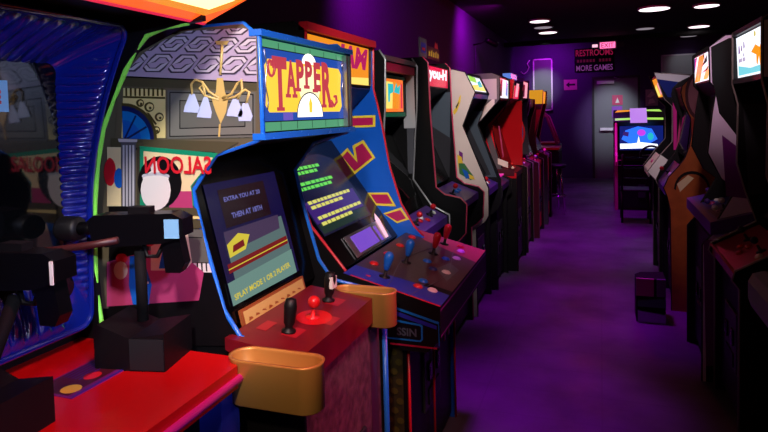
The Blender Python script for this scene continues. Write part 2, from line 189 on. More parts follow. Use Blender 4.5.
SIDE=[('ceil',[(-0.556,1.751),(-0.489,1.801),(-0.415,1.832),(-0.333,1.852),(-0.149,1.847),(-0.109,1.833),(-0.111,1.697),(-0.568,1.734)]),('cdark',[(-0.333,1.852),(-0.304,1.851),(-0.318,1.843),(-0.357,1.846)]),('clite',[(-0.333,1.852),(-0.315,1.852),(-0.322,1.847),(-0.346,1.849)]),('cdark',[(-0.211,1.849),(-0.216,1.845),(-0.234,1.835),(-0.282,1.839),(-0.292,1.851),(-0.292,1.851)]),('clite',[(-0.221,1.849),(-0.238,1.839),(-0.278,1.842),(-0.284,1.851)]),('cdark',[(-0.239,1.85),(-0.245,1.846),(-0.269,1.848),(-0.271,1.85)]),('ceil',[(-0.247,1.85),(-0.248,1.849),(-0.258,1.85)]),('cdark',[(-0.149,1.847),(-0.131,1.841),(-0.135,1.838),(-0.152,1.828),(-0.199,1.831),(-0.208,1.843),(-0.2,1.849)]),('clite',[(-0.149,1.847),(-0.136,1.843),(-0.139,1.842),(-0.156,1.832),(-0.195,1.834),(-0.204,1.846),(-0.198,1.849)]),('cdark',[(-0.149,1.847),(-0.149,1.847),(-0.163,1.839),(-0.187,1.84),(-0.193,1.848)]),('ceil',[(-0.166,1.848),(-0.149,1.847),(-0.149,1.847),(-0.156,1.847),(-0.166,1.842),(-0.183,1.843),(-0.188,1.848),(-0.176,1.848),(-0.17,1.845)]),('cdark',[(-0.109,1.833),(-0.109,1.823),(-0.119,1.824),(-0.128,1.835),(-0.123,1.838)]),('clite',[(-0.109,1.833),(-0.109,1.827),(-0.114,1.827),(-0.123,1.838)]),('cdark',[(-0.429,1.826),(-0.447,1.813),(-0.465,1.803),(-0.483,1.804)]),('clite',[(-0.454,1.816),(-0.47,1.807),(-0.475,1.807)]),('cdark',[(-0.43,1.825),(-0.43,1.825),(-0.431,1.825)]),('ceil',[(-0.435,1.824),(-0.434,1.822),(-0.436,1.823)]),('cdark',[(-0.403,1.835),(-0.375,1.841),(-0.339,1.839),(-0.329,1.827),(-0.358,1.806),(-0.376,1.795),(-0.428,1.798),(-0.438,1.811),(-0.408,1.832)]),('clite',[(-0.385,1.838),(-0.344,1.836),(-0.334,1.824),(-0.362,1.81),(-0.38,1.799),(-0.423,1.802),(-0.433,1.814),(-0.403,1.828)]),('cdark',[(-0.377,1.831),(-0.352,1.83),(-0.342,1.817),(-0.37,1.817),(-0.388,1.807),(-0.414,1.808),(-0.424,1.82),(-0.396,1.821)]),('ceil',[(-0.374,1.828),(-0.355,1.827),(-0.346,1.815),(-0.373,1.82),(-0.392,1.81),(-0.41,1.811),(-0.42,1.823),(-0.392,1.818)]),('cdark',[(-0.303,1.835),(-0.254,1.831),(-0.244,1.819),(-0.272,1.799),(-0.29,1.788),(-0.34,1.791),(-0.349,1.803),(-0.321,1.824)]),('clite',[(-0.299,1.831),(-0.258,1.828),(-0.249,1.816),(-0.276,1.803),(-0.294,1.792),(-0.335,1.795),(-0.345,1.807),(-0.316,1.82)]),('cdark',[(-0.291,1.824),(-0.266,1.822),(-0.257,1.81),(-0.284,1.81),(-0.302,1.799),(-0.327,1.801),(-0.336,1.813),(-0.309,1.813)]),('ceil',[(-0.288,1.821),(-0.27,1.819),(-0.26,1.807),(-0.287,1.813),(-0.305,1.802),(-0.323,1.803),(-0.333,1.815),(-0.305,1.81)]),('cdark',[(-0.219,1.827),(-0.172,1.824),(-0.162,1.812),(-0.189,1.792),(-0.206,1.781),(-0.254,1.784),(-0.264,1.796),(-0.236,1.817)]),('clite',[(-0.215,1.823),(-0.176,1.82),(-0.167,1.809),(-0.193,1.795),(-0.21,1.785),(-0.25,1.788),(-0.259,1.799),(-0.232,1.813)]),('cdark',[(-0.208,1.816),(-0.184,1.815),(-0.174,1.803),(-0.201,1.802),(-0.218,1.792),(-0.242,1.794),(-0.251,1.805),(-0.225,1.806)]),('ceil',[(-0.204,1.813),(-0.187,1.812),(-0.178,1.8),(-0.204,1.805),(-0.221,1.795),(-0.238,1.796),(-0.248,1.808),(-0.221,1.803)]),('cdark',[(-0.138,1.82),(-0.109,1.818),(-0.11,1.785),(-0.125,1.775),(-0.172,1.777),(-0.181,1.789),(-0.154,1.81)]),('clite',[(-0.134,1.816),(-0.109,1.814),(-0.109,1.79),(-0.113,1.789),(-0.129,1.779),(-0.168,1.781),(-0.177,1.792),(-0.15,1.806)]),('cdark',[(-0.127,1.809),(-0.109,1.808),(-0.109,1.796),(-0.12,1.795),(-0.136,1.785),(-0.16,1.787),(-0.169,1.798),(-0.143,1.799)]),('ceil',[(-0.124,1.806),(-0.109,1.805),(-0.109,1.796),(-0.123,1.798),(-0.14,1.788),(-0.157,1.789),(-0.166,1.801),(-0.14,1.796)]),('cdark',[(-0.548,1.757),(-0.493,1.799),(-0.488,1.798),(-0.477,1.786),(-0.509,1.756),(-0.528,1.745),(-0.557,1.747)]),('clite',[(-0.548,1.757),(-0.498,1.795),(-0.493,1.795),(-0.482,1.782),(-0.513,1.761),(-0.533,1.75),(-0.553,1.751)]),('cdark',[(-0.506,1.789),(-0.502,1.788),(-0.491,1.776),(-0.521,1.768),(-0.541,1.757),(-0.548,1.757)]),('ceil',[(-0.51,1.786),(-0.505,1.786),(-0.495,1.773),(-0.525,1.771),(-0.542,1.761)]),('cdark',[(-0.45,1.794),(-0.398,1.791),(-0.388,1.779),(-0.418,1.75),(-0.436,1.739),(-0.489,1.742),(-0.5,1.754),(-0.468,1.783)]),('clite',[(-0.445,1.79),(-0.402,1.787),(-0.392,1.775),(-0.422,1.754),(-0.441,1.743),(-0.484,1.745),(-0.494,1.757),(-0.464,1.779)]),('cdark',[(-0.437,1.783),(-0.411,1.781),(-0.401,1.769),(-0.43,1.761),(-0.449,1.75),(-0.475,1.752),(-0.486,1.764),(-0.456,1.772)]),('ceil',[(-0.434,1.78),(-0.415,1.779),(-0.405,1.766),(-0.434,1.764),(-0.452,1.753),(-0.472,1.754),(-0.482,1.767),(-0.452,1.769)]),('cdark',[(-0.361,1.787),(-0.311,1.784),(-0.301,1.772),(-0.33,1.743),(-0.348,1.733),(-0.399,1.735),(-0.409,1.747),(-0.379,1.776)]),('clite',[(-0.356,1.783),(-0.315,1.78),(-0.305,1.768),(-0.334,1.747),(-0.352,1.737),(-0.394,1.739),(-0.404,1.751),(-0.375,1.772)]),('cdark',[(-0.349,1.776),(-0.323,1.774),(-0.314,1.762),(-0.342,1.754),(-0.36,1.744),(-0.386,1.745),(-0.396,1.757),(-0.367,1.765)]),('ceil',[(-0.345,1.773),(-0.327,1.772),(-0.317,1.76),(-0.345,1.757),(-0.363,1.747),(-0.382,1.748),(-0.392,1.76),(-0.363,1.762)]),('cdark',[(-0.275,1.78),(-0.226,1.777),(-0.217,1.765),(-0.245,1.737),(-0.262,1.727),(-0.312,1.729),(-0.321,1.741),(-0.292,1.769)]),('clite',[(-0.271,1.776),(-0.231,1.774),(-0.221,1.762),(-0.249,1.741),(-0.266,1.731),(-0.307,1.733),(-0.317,1.744),(-0.288,1.766)]),('cdark',[(-0.263,1.769),(-0.239,1.768),(-0.229,1.756),(-0.257,1.748),(-0.274,1.737),(-0.299,1.739),(-0.308,1.751),(-0.281,1.759)]),('ceil',[(-0.26,1.766),(-0.242,1.765),(-0.233,1.753),(-0.26,1.751),(-0.277,1.74),(-0.295,1.741),(-0.305,1.753),(-0.277,1.756)]),('cdark',[(-0.192,1.773),(-0.145,1.77),(-0.136,1.759),(-0.163,1.731),(-0.18,1.721),(-0.227,1.723),(-0.237,1.735),(-0.209,1.763)]),('clite',[(-0.188,1.769),(-0.149,1.767),(-0.14,1.756),(-0.167,1.735),(-0.184,1.725),(-0.223,1.727),(-0.232,1.738),(-0.205,1.759)]),('cdark',[(-0.181,1.762),(-0.157,1.761),(-0.148,1.75),(-0.174,1.742),(-0.191,1.731),(-0.215,1.733),(-0.224,1.744),(-0.197,1.752)]),('ceil',[(-0.177,1.759),(-0.16,1.759),(-0.151,1.747),(-0.177,1.745),(-0.194,1.734),(-0.211,1.735),(-0.221,1.747),(-0.194,1.749)]),('cdark',[(-0.111,1.767),(-0.11,1.766),(-0.111,1.716),(-0.146,1.717),(-0.155,1.729),(-0.128,1.756)]),('clite',[(-0.11,1.761),(-0.111,1.719),(-0.141,1.721),(-0.15,1.732),(-0.124,1.753)]),('cdark',[(-0.11,1.75),(-0.111,1.726),(-0.134,1.727),(-0.143,1.738),(-0.117,1.746)]),('ceil',[(-0.11,1.745),(-0.111,1.73),(-0.113,1.729),(-0.13,1.729),(-0.139,1.741),(-0.114,1.743)]),('cornice',[(-0.587,1.732),(-0.111,1.694),(-0.112,1.672),(-0.597,1.705)]),('black',[(-0.587,1.735),(-0.111,1.697),(-0.111,1.693),(-0.587,1.731)]),('wall',[(-0.597,1.705),(-0.112,1.672),(-0.105,1.547),(-0.615,1.544)]),('pan',[(-0.412,1.686),(-0.116,1.669),(-0.121,1.544),(-0.42,1.542)]),('black',[(-0.405,1.68),(-0.122,1.664),(-0.127,1.55),(-0.413,1.548)]),('pan2',[(-0.402,1.677),(-0.126,1.661),(-0.13,1.553),(-0.409,1.551)]),('black',[(-0.371,1.655),(-0.149,1.643),(-0.152,1.573),(-0.376,1.571)]),('pan',[(-0.368,1.652),(-0.152,1.64),(-0.155,1.576),(-0.372,1.574)]),('yel',[(-0.574,1.698),(-0.419,1.686),(-0.427,1.545),(-0.591,1.547)]),('olive',[(-0.567,1.698),(-0.559,1.697),(-0.561,1.673),(-0.568,1.674)]),('olive',[(-0.55,1.697),(-0.542,1.697),(-0.544,1.673),(-0.551,1.673)]),('olive',[(-0.533,1.696),(-0.525,1.696),(-0.527,1.672),(-0.534,1.673)]),('olive',[(-0.516,1.696),(-0.509,1.695),(-0.51,1.672),(-0.517,1.672)]),('olive',[(-0.499,1.695),(-0.492,1.695),(-0.493,1.671),(-0.501,1.671)]),('olive',[(-0.483,1.694),(-0.475,1.694),(-0.477,1.671),(-0.484,1.671)]),('olive',[(-0.466,1.694),(-0.459,1.694),(-0.46,1.67),(-0.468,1.67)]),('olive',[(-0.45,1.693),(-0.443,1.693),(-0.444,1.669),(-0.451,1.67)]),('olive',[(-0.434,1.693),(-0.426,1.692),(-0.428,1.669),(-0.435,1.669)]),('olive',[(-0.576,1.674),(-0.421,1.666),(-0.421,1.66),(-0.576,1.668)]),('olive',[(-0.462,1.637),(-0.463,1.633),(-0.466,1.629),(-0.47,1.626),(-0.476,1.624),(-0.481,1.623),(-0.487,1.624),(-0.492,1.626),(-0.496,1.63),(-0.498,1.634),(-0.499,1.639),(-0.498,1.643),(-0.495,1.647),(-0.491,1.65),(-0.485,1.652),(-0.48,1.653),(-0.474,1.652),(-0.469,1.65),(-0.465,1.646),(-0.463,1.642)]),('yel',[(-0.466,1.638),(-0.467,1.634),(-0.468,1.632),(-0.471,1.63),(-0.475,1.628),(-0.479,1.628),(-0.483,1.628),(-0.486,1.63),(-0.489,1.632),(-0.49,1.635),(-0.491,1.638),(-0.49,1.641),(-0.488,1.644),(-0.485,1.646),(-0.482,1.648),(-0.478,1.648),(-0.474,1.647),(-0.47,1.646),(-0.468,1.644),(-0.466,1.641)]),('olive',[(-0.472,1.635),(-0.472,1.634),(-0.473,1.632),(-0.474,1.631),(-0.476,1.631),(-0.477,1.631),(-0.479,1.631),(-0.48,1.632),(-0.481,1.633),(-0.482,1.634),(-0.482,1.635),(-0.482,1.636),(-0.481,1.637),(-0.48,1.638),(-0.478,1.639),(-0.477,1.639),(-0.475,1.639),(-0.474,1.638),(-0.473,1.637),(-0.472,1.636)]),('olive',[(-0.429,1.607),(-0.43,1.603),(-0.433,1.599),(-0.437,1.596),(-0.441,1.595),(-0.446,1.594),(-0.451,1.595),(-0.456,1.597),(-0.459,1.6),(-0.461,1.604),(-0.462,1.608),(-0.461,1.612),(-0.458,1.616),(-0.455,1.618),(-0.45,1.62),(-0.445,1.621),(-0.44,1.62),(-0.435,1.618),(-0.432,1.615),(-0.43,1.611)]),('yel',[(-0.433,1.607),(-0.434,1.605),(-0.435,1.602),(-0.438,1.6),(-0.441,1.599),(-0.444,1.599),(-0.447,1.599),(-0.45,1.601),(-0.452,1.603),(-0.454,1.605),(-0.454,1.608),(-0.453,1.61),(-0.452,1.613),(-0.449,1.614),(-0.446,1.616),(-0.443,1.616),(-0.44,1.615),(-0.437,1.614),(-0.435,1.612),(-0.433,1.61)]),('olive',[(-0.437,1.604),(-0.437,1.603),(-0.438,1.602),(-0.439,1.601),(-0.441,1.6),(-0.442,1.6),(-0.444,1.601),(-0.445,1.601),(-0.446,1.602),(-0.447,1.603),(-0.447,1.605),(-0.447,1.606),(-0.446,1.607),(-0.445,1.608),(-0.443,1.608),(-0.442,1.609),(-0.44,1.608),(-0.439,1.608),(-0.438,1.607),(-0.437,1.606)]),('olive',[(-0.444,1.569),(-0.445,1.565),(-0.447,1.562),(-0.451,1.559),(-0.455,1.558),(-0.459,1.557),(-0.464,1.558),(-0.468,1.56),(-0.471,1.562),(-0.473,1.566),(-0.473,1.569),(-0.472,1.573),(-0.47,1.576),(-0.467,1.579),(-0.463,1.581),(-0.458,1.581),(-0.453,1.58),(-0.45,1.579),(-0.446,1.576),(-0.445,1.573)]),('yel',[(-0.448,1.569),(-0.448,1.567),(-0.45,1.565),(-0.452,1.563),(-0.454,1.562),(-0.457,1.562),(-0.46,1.562),(-0.462,1.563),(-0.464,1.565),(-0.465,1.567),(-0.465,1.569),(-0.465,1.571),(-0.463,1.573),(-0.461,1.575),(-0.459,1.576),(-0.456,1.576),(-0.453,1.576),(-0.451,1.575),(-0.449,1.573),(-0.448,1.571)]),('olive',[(-0.45,1.566),(-0.45,1.565),(-0.451,1.564),(-0.452,1.563),(-0.454,1.562),(-0.455,1.562),(-0.457,1.562),(-0.458,1.563),(-0.459,1.564),(-0.46,1.565),(-0.46,1.566),(-0.46,1.567),(-0.459,1.569),(-0.458,1.57),(-0.457,1.57),(-0.455,1.57),(-0.453,1.57),(-0.452,1.569),(-0.451,1.569),(-0.45,1.567)]),('olive',[(-0.498,1.65),(-0.499,1.647),(-0.501,1.644),(-0.505,1.641),(-0.509,1.639),(-0.514,1.639),(-0.518,1.64),(-0.522,1.641),(-0.525,1.644),(-0.527,1.648),(-0.528,1.651),(-0.527,1.655),(-0.525,1.658),(-0.521,1.661),(-0.517,1.662),(-0.512,1.663),(-0.508,1.662),(-0.504,1.66),(-0.501,1.658),(-0.499,1.654)]),('yel',[(-0.502,1.651),(-0.502,1.648),(-0.504,1.646),(-0.506,1.645),(-0.508,1.644),(-0.511,1.644),(-0.514,1.644),(-0.516,1.645),(-0.518,1.647),(-0.519,1.649),(-0.52,1.651),(-0.519,1.653),(-0.518,1.655),(-0.516,1.657),(-0.513,1.658),(-0.51,1.658),(-0.508,1.658),(-0.505,1.656),(-0.503,1.655),(-0.502,1.653)]),('olive',[(-0.504,1.648),(-0.505,1.646),(-0.505,1.645),(-0.507,1.644),(-0.508,1.644),(-0.51,1.644),(-0.511,1.644),(-0.513,1.644),(-0.514,1.645),(-0.514,1.647),(-0.515,1.648),(-0.514,1.649),(-0.514,1.65),(-0.512,1.651),(-0.511,1.652),(-0.509,1.652),(-0.508,1.652),(-0.506,1.651),(-0.505,1.65),(-0.504,1.649)]),('olive',[(-0.492,1.623),(-0.481,1.62),(-0.454,1.587),(-0.461,1.584)]),('olive',[(-0.582,1.653),(-0.569,1.652),(-0.556,1.651),(-0.543,1.648),(-0.531,1.644),(-0.52,1.639),(-0.509,1.633),(-0.499,1.627),(-0.49,1.619),(-0.482,1.611),(-0.475,1.602),(-0.469,1.593),(-0.464,1.582),(-0.46,1.572),(-0.458,1.561),(-0.457,1.55),(-0.457,1.539),(-0.584,1.541)]),('navy',[(-0.582,1.644),(-0.57,1.643),(-0.558,1.642),(-0.547,1.639),(-0.536,1.636),(-0.526,1.631),(-0.516,1.626),(-0.507,1.62),(-0.498,1.613),(-0.491,1.605),(-0.484,1.597),(-0.479,1.588),(-0.474,1.579),(-0.471,1.57),(-0.469,1.56),(-0.468,1.55),(-0.468,1.539),(-0.584,1.541)]),('cyan',[(-0.582,1.629),(-0.572,1.628),(-0.562,1.627),(-0.552,1.625),(-0.542,1.622),(-0.533,1.618),(-0.525,1.614),(-0.517,1.608),(-0.509,1.602),(-0.503,1.596),(-0.497,1.589),(-0.492,1.581),(-0.488,1.574),(-0.485,1.565),(-0.483,1.557),(-0.482,1.548),(-0.482,1.54),(-0.584,1.541)]),('blue',[(-0.583,1.601),(-0.576,1.601),(-0.569,1.6),(-0.562,1.599),(-0.556,1.597),(-0.55,1.594),(-0.544,1.591),(-0.539,1.588),(-0.534,1.584),(-0.529,1.579),(-0.526,1.574),(-0.522,1.569),(-0.52,1.564),(-0.518,1.558),(-0.516,1.552),(-0.516,1.546),(-0.516,1.54),(-0.584,1.541)]),('navy',[(-0.584,1.541),(-0.534,1.615),(-0.528,1.612),(-0.576,1.541)]),('navy',[(-0.584,1.541),(-0.495,1.582),(-0.491,1.577),(-0.576,1.538)]),('cornice',[(-0.63,1.547),(-0.173,1.531),(-0.262,1.489),(-0.632,1.52)]),('black',[(-0.632,1.521),(-0.255,1.503),(-0.255,1.499),(-0.632,1.516)]),('cream',[(-0.647,1.52),(-0.593,1.519),(-0.604,1.338),(-0.659,1.336)]),('redp',[(-0.617,1.443),(-0.619,1.429),(-0.623,1.417),(-0.629,1.407),(-0.636,1.401),(-0.643,1.399),(-0.65,1.401),(-0.657,1.407),(-0.661,1.417),(-0.664,1.429),(-0.664,1.442),(-0.662,1.456),(-0.658,1.468),(-0.652,1.477),(-0.645,1.484),(-0.638,1.486),(-0.631,1.484),(-0.624,1.477),(-0.62,1.468),(-0.617,1.456)]),('blue',[(-0.587,1.424),(-0.589,1.415),(-0.592,1.406),(-0.597,1.399),(-0.602,1.395),(-0.608,1.393),(-0.614,1.395),(-0.62,1.399),(-0.623,1.406),(-0.626,1.414),(-0.626,1.424),(-0.624,1.433),(-0.621,1.442),(-0.616,1.449),(-0.611,1.453),(-0.605,1.455),(-0.599,1.453),(-0.594,1.449),(-0.59,1.442),(-0.588,1.434)]),('col2',[(-0.599,1.544),(-0.531,1.54),(-0.535,1.528),(-0.55,1.339),(-0.6,1.338),(-0.592,1.528)]),('col1',[(-0.586,1.525),(-0.579,1.525),(-0.59,1.338),(-0.597,1.338)]),('col1',[(-0.574,1.525),(-0.567,1.525),(-0.578,1.338),(-0.584,1.338)]),('col1',[(-0.561,1.525),(-0.554,1.525),(-0.566,1.339),(-0.572,1.339)]),('col1',[(-0.549,1.525),(-0.542,1.525),(-0.553,1.339),(-0.56,1.339)]),('col1',[(-0.603,1.545),(-0.529,1.542),(-0.531,1.534),(-0.6,1.535)]),('darkw',[(-0.532,1.519),(-0.517,1.519),(-0.528,1.34),(-0.543,1.339)]),('green',[(-0.521,1.522),(-0.245,1.5),(-0.339,1.404),(-0.335,1.345),(-0.531,1.34)]),('cream',[(-0.508,1.507),(-0.262,1.487),(-0.344,1.404),(-0.341,1.386),(-0.517,1.358)]),('pink',[(-0.414,1.388),(-0.341,1.389),(-0.339,1.339),(-0.424,1.337)]),('cornice',[(-0.442,1.339),(-0.328,1.34),(-0.319,1.316),(-0.444,1.315)]),('yel',[(-0.443,1.318),(-0.319,1.316),(-0.316,1.308),(-0.444,1.306)]),('cornice',[(-0.444,1.306),(-0.316,1.305),(-0.31,1.281),(-0.446,1.276)]),('pan',[(-0.501,1.274),(-0.31,1.278),(-0.291,1.182),(-0.507,1.169)]),('black',[(-0.411,1.253),(-0.311,1.255),(-0.311,1.252),(-0.411,1.25)]),('white',[(-0.39,1.176),(-0.291,1.179),(-0.282,1.153),(-0.391,1.149)]),('black',[(-0.382,1.177),(-0.377,1.177),(-0.377,1.15),(-0.382,1.15)]),('black',[(-0.366,1.178),(-0.361,1.178),(-0.361,1.151),(-0.366,1.151)]),('black',[(-0.35,1.179),(-0.345,1.179),(-0.345,1.152),(-0.35,1.152)]),('black',[(-0.334,1.18),(-0.329,1.18),(-0.329,1.153),(-0.334,1.153)]),('black',[(-0.319,1.181),(-0.313,1.181),(-0.313,1.154),(-0.318,1.154)]),('black',[(-0.303,1.182),(-0.298,1.182),(-0.297,1.155),(-0.302,1.155)]),('black',[(-0.651,1.336),(-0.498,1.341),(-0.507,1.169),(-0.39,1.176),(-0.391,1.149),(-0.282,1.153),(-0.213,0.944),(-0.679,0.894)]),('pink',[(-0.67,1.16),(-0.505,1.206),(-0.367,1.19),(-0.31,1.152),(-0.331,1.067),(-0.515,1.042),(-0.679,1.019)]),('skin',[(-0.496,1.237),(-0.406,1.274),(-0.36,1.264),(-0.35,1.179),(-0.376,1.153),(-0.501,1.145)]),('blue',[(-0.435,1.273),(-0.399,1.275),(-0.434,1.156),(-0.471,1.153)]),('blue',[(-0.579,1.184),(-0.532,1.192),(-0.5,1.102),(-0.515,1.039),(-0.576,1.034),(-0.588,1.093)]),('white',[(-0.557,1.101),(-0.511,1.111),(-0.511,1.104),(-0.557,1.095)]),('redp',[(-0.477,1.241),(-0.479,1.235),(-0.482,1.228),(-0.487,1.223),(-0.494,1.22),(-0.501,1.219),(-0.508,1.219),(-0.514,1.222),(-0.519,1.227),(-0.521,1.233),(-0.522,1.239),(-0.521,1.246),(-0.517,1.252),(-0.512,1.257),(-0.505,1.26),(-0.498,1.262),(-0.491,1.261),(-0.485,1.258),(-0.481,1.254),(-0.478,1.248)]),('redp',[(-0.432,1.252),(-0.434,1.246),(-0.437,1.24),(-0.442,1.235),(-0.449,1.231),(-0.456,1.23),(-0.462,1.231),(-0.468,1.234),(-0.473,1.238),(-0.476,1.244),(-0.477,1.25),(-0.475,1.257),(-0.472,1.263),(-0.467,1.268),(-0.46,1.271),(-0.453,1.273),(-0.447,1.272),(-0.441,1.269),(-0.436,1.265),(-0.433,1.259)]),('white',[(-0.468,1.245),(-0.468,1.242),(-0.47,1.239),(-0.472,1.237),(-0.475,1.236),(-0.478,1.235),(-0.48,1.235),(-0.483,1.237),(-0.485,1.239),(-0.486,1.241),(-0.486,1.244),(-0.486,1.247),(-0.484,1.249),(-0.482,1.251),(-0.479,1.253),(-0.476,1.253),(-0.474,1.253),(-0.471,1.252),(-0.469,1.25),(-0.468,1.247)]),('redp',[(-0.587,1.177),(-0.588,1.172),(-0.592,1.168),(-0.597,1.164),(-0.604,1.161),(-0.611,1.16),(-0.618,1.16),(-0.625,1.162),(-0.63,1.165),(-0.633,1.17),(-0.634,1.174),(-0.632,1.179),(-0.629,1.184),(-0.623,1.188),(-0.617,1.19),(-0.609,1.191),(-0.602,1.191),(-0.596,1.189),(-0.591,1.186),(-0.588,1.182)]),('skin',[(-0.589,1.139),(-0.591,1.131),(-0.595,1.123),(-0.602,1.116),(-0.61,1.111),(-0.618,1.109),(-0.627,1.11),(-0.634,1.114),(-0.64,1.12),(-0.643,1.127),(-0.644,1.136),(-0.642,1.145),(-0.638,1.153),(-0.631,1.16),(-0.623,1.164),(-0.615,1.166),(-0.606,1.165),(-0.599,1.162),(-0.593,1.156),(-0.59,1.148)]),('black',[(-0.373,1.415),(-0.378,1.391),(-0.391,1.37),(-0.409,1.352),(-0.432,1.34),(-0.457,1.336),(-0.482,1.339),(-0.504,1.349),(-0.521,1.367),(-0.532,1.388),(-0.535,1.413),(-0.529,1.437),(-0.516,1.459),(-0.497,1.477),(-0.474,1.488),(-0.448,1.492),(-0.424,1.488),(-0.402,1.477),(-0.386,1.46),(-0.376,1.439)]),('white',[(-0.414,1.391),(-0.418,1.372),(-0.426,1.355),(-0.439,1.342),(-0.455,1.333),(-0.472,1.329),(-0.489,1.332),(-0.504,1.34),(-0.516,1.353),(-0.523,1.37),(-0.525,1.389),(-0.521,1.407),(-0.512,1.425),(-0.499,1.438),(-0.483,1.447),(-0.465,1.45),(-0.449,1.447),(-0.434,1.439),(-0.422,1.426),(-0.416,1.409)]),('white',[(-0.486,1.471),(-0.46,1.477),(-0.455,1.444),(-0.481,1.441)]),('col1',[(-0.415,1.432),(-0.418,1.429),(-0.425,1.425),(-0.437,1.422),(-0.451,1.421),(-0.467,1.42),(-0.483,1.42),(-0.497,1.422),(-0.509,1.424),(-0.516,1.428),(-0.518,1.431),(-0.516,1.435),(-0.508,1.438),(-0.496,1.441),(-0.482,1.443),(-0.466,1.444),(-0.45,1.443),(-0.436,1.442),(-0.425,1.439),(-0.418,1.436)]),('white',[(-0.419,1.425),(-0.422,1.422),(-0.429,1.419),(-0.439,1.417),(-0.453,1.415),(-0.467,1.415),(-0.482,1.415),(-0.496,1.416),(-0.506,1.418),(-0.513,1.421),(-0.515,1.424),(-0.513,1.427),(-0.505,1.43),(-0.495,1.432),(-0.481,1.433),(-0.466,1.434),(-0.452,1.434),(-0.438,1.432),(-0.428,1.43),(-0.422,1.428)])]
CHAN={'stem':[(-0.217,1.805),(-0.222,1.763),(-0.227,1.721)],'canopy':[(-0.239,1.817),(-0.193,1.814),(-0.2,1.804),(-0.233,1.806)],'body':[(-0.238,1.713),(-0.218,1.712),(-0.213,1.673),(-0.204,1.65),(-0.212,1.616),(-0.231,1.583),(-0.246,1.617),(-0.258,1.652),(-0.243,1.674)],'drop':[(-0.237,1.583),(-0.231,1.583),(-0.236,1.546),(-0.242,1.546)],'arm1':[(-0.234,1.656),(-0.267,1.675),(-0.289,1.704),(-0.313,1.711),(-0.327,1.7),(-0.325,1.668)],'arm2':[(-0.234,1.651),(-0.281,1.664),(-0.3,1.687),(-0.286,1.698),(-0.281,1.664)],'arm3':[(-0.224,1.656),(-0.193,1.666),(-0.173,1.694),(-0.159,1.704),(-0.157,1.676),(-0.175,1.649)],'arm4':[(-0.221,1.65),(-0.181,1.658),(-0.147,1.676),(-0.135,1.67),(-0.146,1.637)],'sh1':[(-0.332,1.671),(-0.315,1.671),(-0.299,1.63),(-0.304,1.616),(-0.356,1.62),(-0.351,1.637)],'sh2':[(-0.284,1.661),(-0.271,1.661),(-0.259,1.617),(-0.263,1.6),(-0.311,1.604),(-0.303,1.624)],'sh3':[(-0.188,1.652),(-0.171,1.652),(-0.157,1.615),(-0.16,1.601),(-0.21,1.605),(-0.205,1.622)],'sh4':[(-0.155,1.64),(-0.139,1.639),(-0.125,1.603),(-0.132,1.589),(-0.171,1.59),(-0.173,1.607)],'saloon':[(-0.272,1.489),(-0.488,1.504),(-0.275,1.437)]}
JAMSIDE=[('y',[(-0.535,1.592),(-0.397,1.594),(-0.399,1.531),(-0.537,1.528)]),('m',[(-0.536,1.58),(-0.412,1.581),(-0.413,1.542),(-0.537,1.538)]),('y',[(-0.613,1.376),(-0.564,1.42),(-0.525,1.371),(-0.535,1.431),(-0.47,1.462),(-0.404,1.366),(-0.528,1.274)]),('m',[(-0.595,1.371),(-0.565,1.401),(-0.508,1.339),(-0.518,1.42),(-0.476,1.444),(-0.421,1.368),(-0.527,1.292)]),('y',[(-0.455,1.177),(-0.336,1.18),(-0.293,1.106),(-0.417,1.108)]),('m',[(-0.438,1.167),(-0.342,1.169),(-0.312,1.119),(-0.405,1.119)]),('y',[(-0.367,1.066),(-0.265,1.102),(-0.222,1.039),(-0.29,1.016)]),('m',[(-0.356,1.061),(-0.271,1.088),(-0.239,1.044),(-0.289,1.026)])]
CSIDE=[('redp2',[(0.132,1.506),(0.234,1.473),(0.234,1.261),(0.139,1.292)]),('maroon',[(0.294,1.675),(0.29,1.622),(0.278,1.574),(0.26,1.534),(0.236,1.505),(0.208,1.491),(0.179,1.491),(0.151,1.507),(0.126,1.537),(0.107,1.579),(0.095,1.628),(0.091,1.682),(0.095,1.735),(0.107,1.784),(0.126,1.824),(0.151,1.852),(0.179,1.866),(0.207,1.864),(0.235,1.848),(0.259,1.818),(0.278,1.777),(0.29,1.728)]),('oval',[(0.287,1.675),(0.284,1.629),(0.274,1.586),(0.258,1.551),(0.237,1.526),(0.213,1.513),(0.188,1.514),(0.163,1.528),(0.142,1.554),(0.126,1.59),(0.115,1.634),(0.111,1.681),(0.115,1.728),(0.126,1.771),(0.142,1.806),(0.163,1.831),(0.187,1.843),(0.212,1.842),(0.236,1.827),(0.257,1.801),(0.273,1.765),(0.284,1.722)]),('black',[(0.014,0.959),(0.018,0.991),(0.027,1.02),(0.042,1.047),(0.062,1.069),(0.085,1.086),(0.112,1.096),(0.139,1.1),(0.167,1.097),(0.193,1.087),(0.216,1.071),(0.235,1.049),(0.25,1.023),(0.259,0.994),(0.262,0.964),(0.248,0.956),(0.246,0.983),(0.238,1.009),(0.225,1.032),(0.207,1.051),(0.187,1.065),(0.164,1.074),(0.139,1.077),(0.115,1.074),(0.091,1.064),(0.07,1.049),(0.053,1.03),(0.039,1.006),(0.031,0.98),(0.028,0.952)]),('cream',[(0.035,0.999),(0.112,1.069),(0.153,1.046),(0.098,0.984),(0.056,0.937)])]
ASIDE=[('black',[(0.029,1.926),(0.118,1.97),(0.408,1.951),(0.413,1.29),(0.213,1.345),(0.07,1.554),(0.045,1.707),(0.035,1.724)]),('plum',[(0.085,1.43),(0.106,1.085),(0.273,1.066),(0.213,1.317)]),('plum',[(-0.007,0.829),(0.077,0.833),(0.079,0.101),(0.007,0.092)]),('black',[(0.007,0.092),(0.129,0.107),(0.13,0.002),(0.007,-0.014)])]
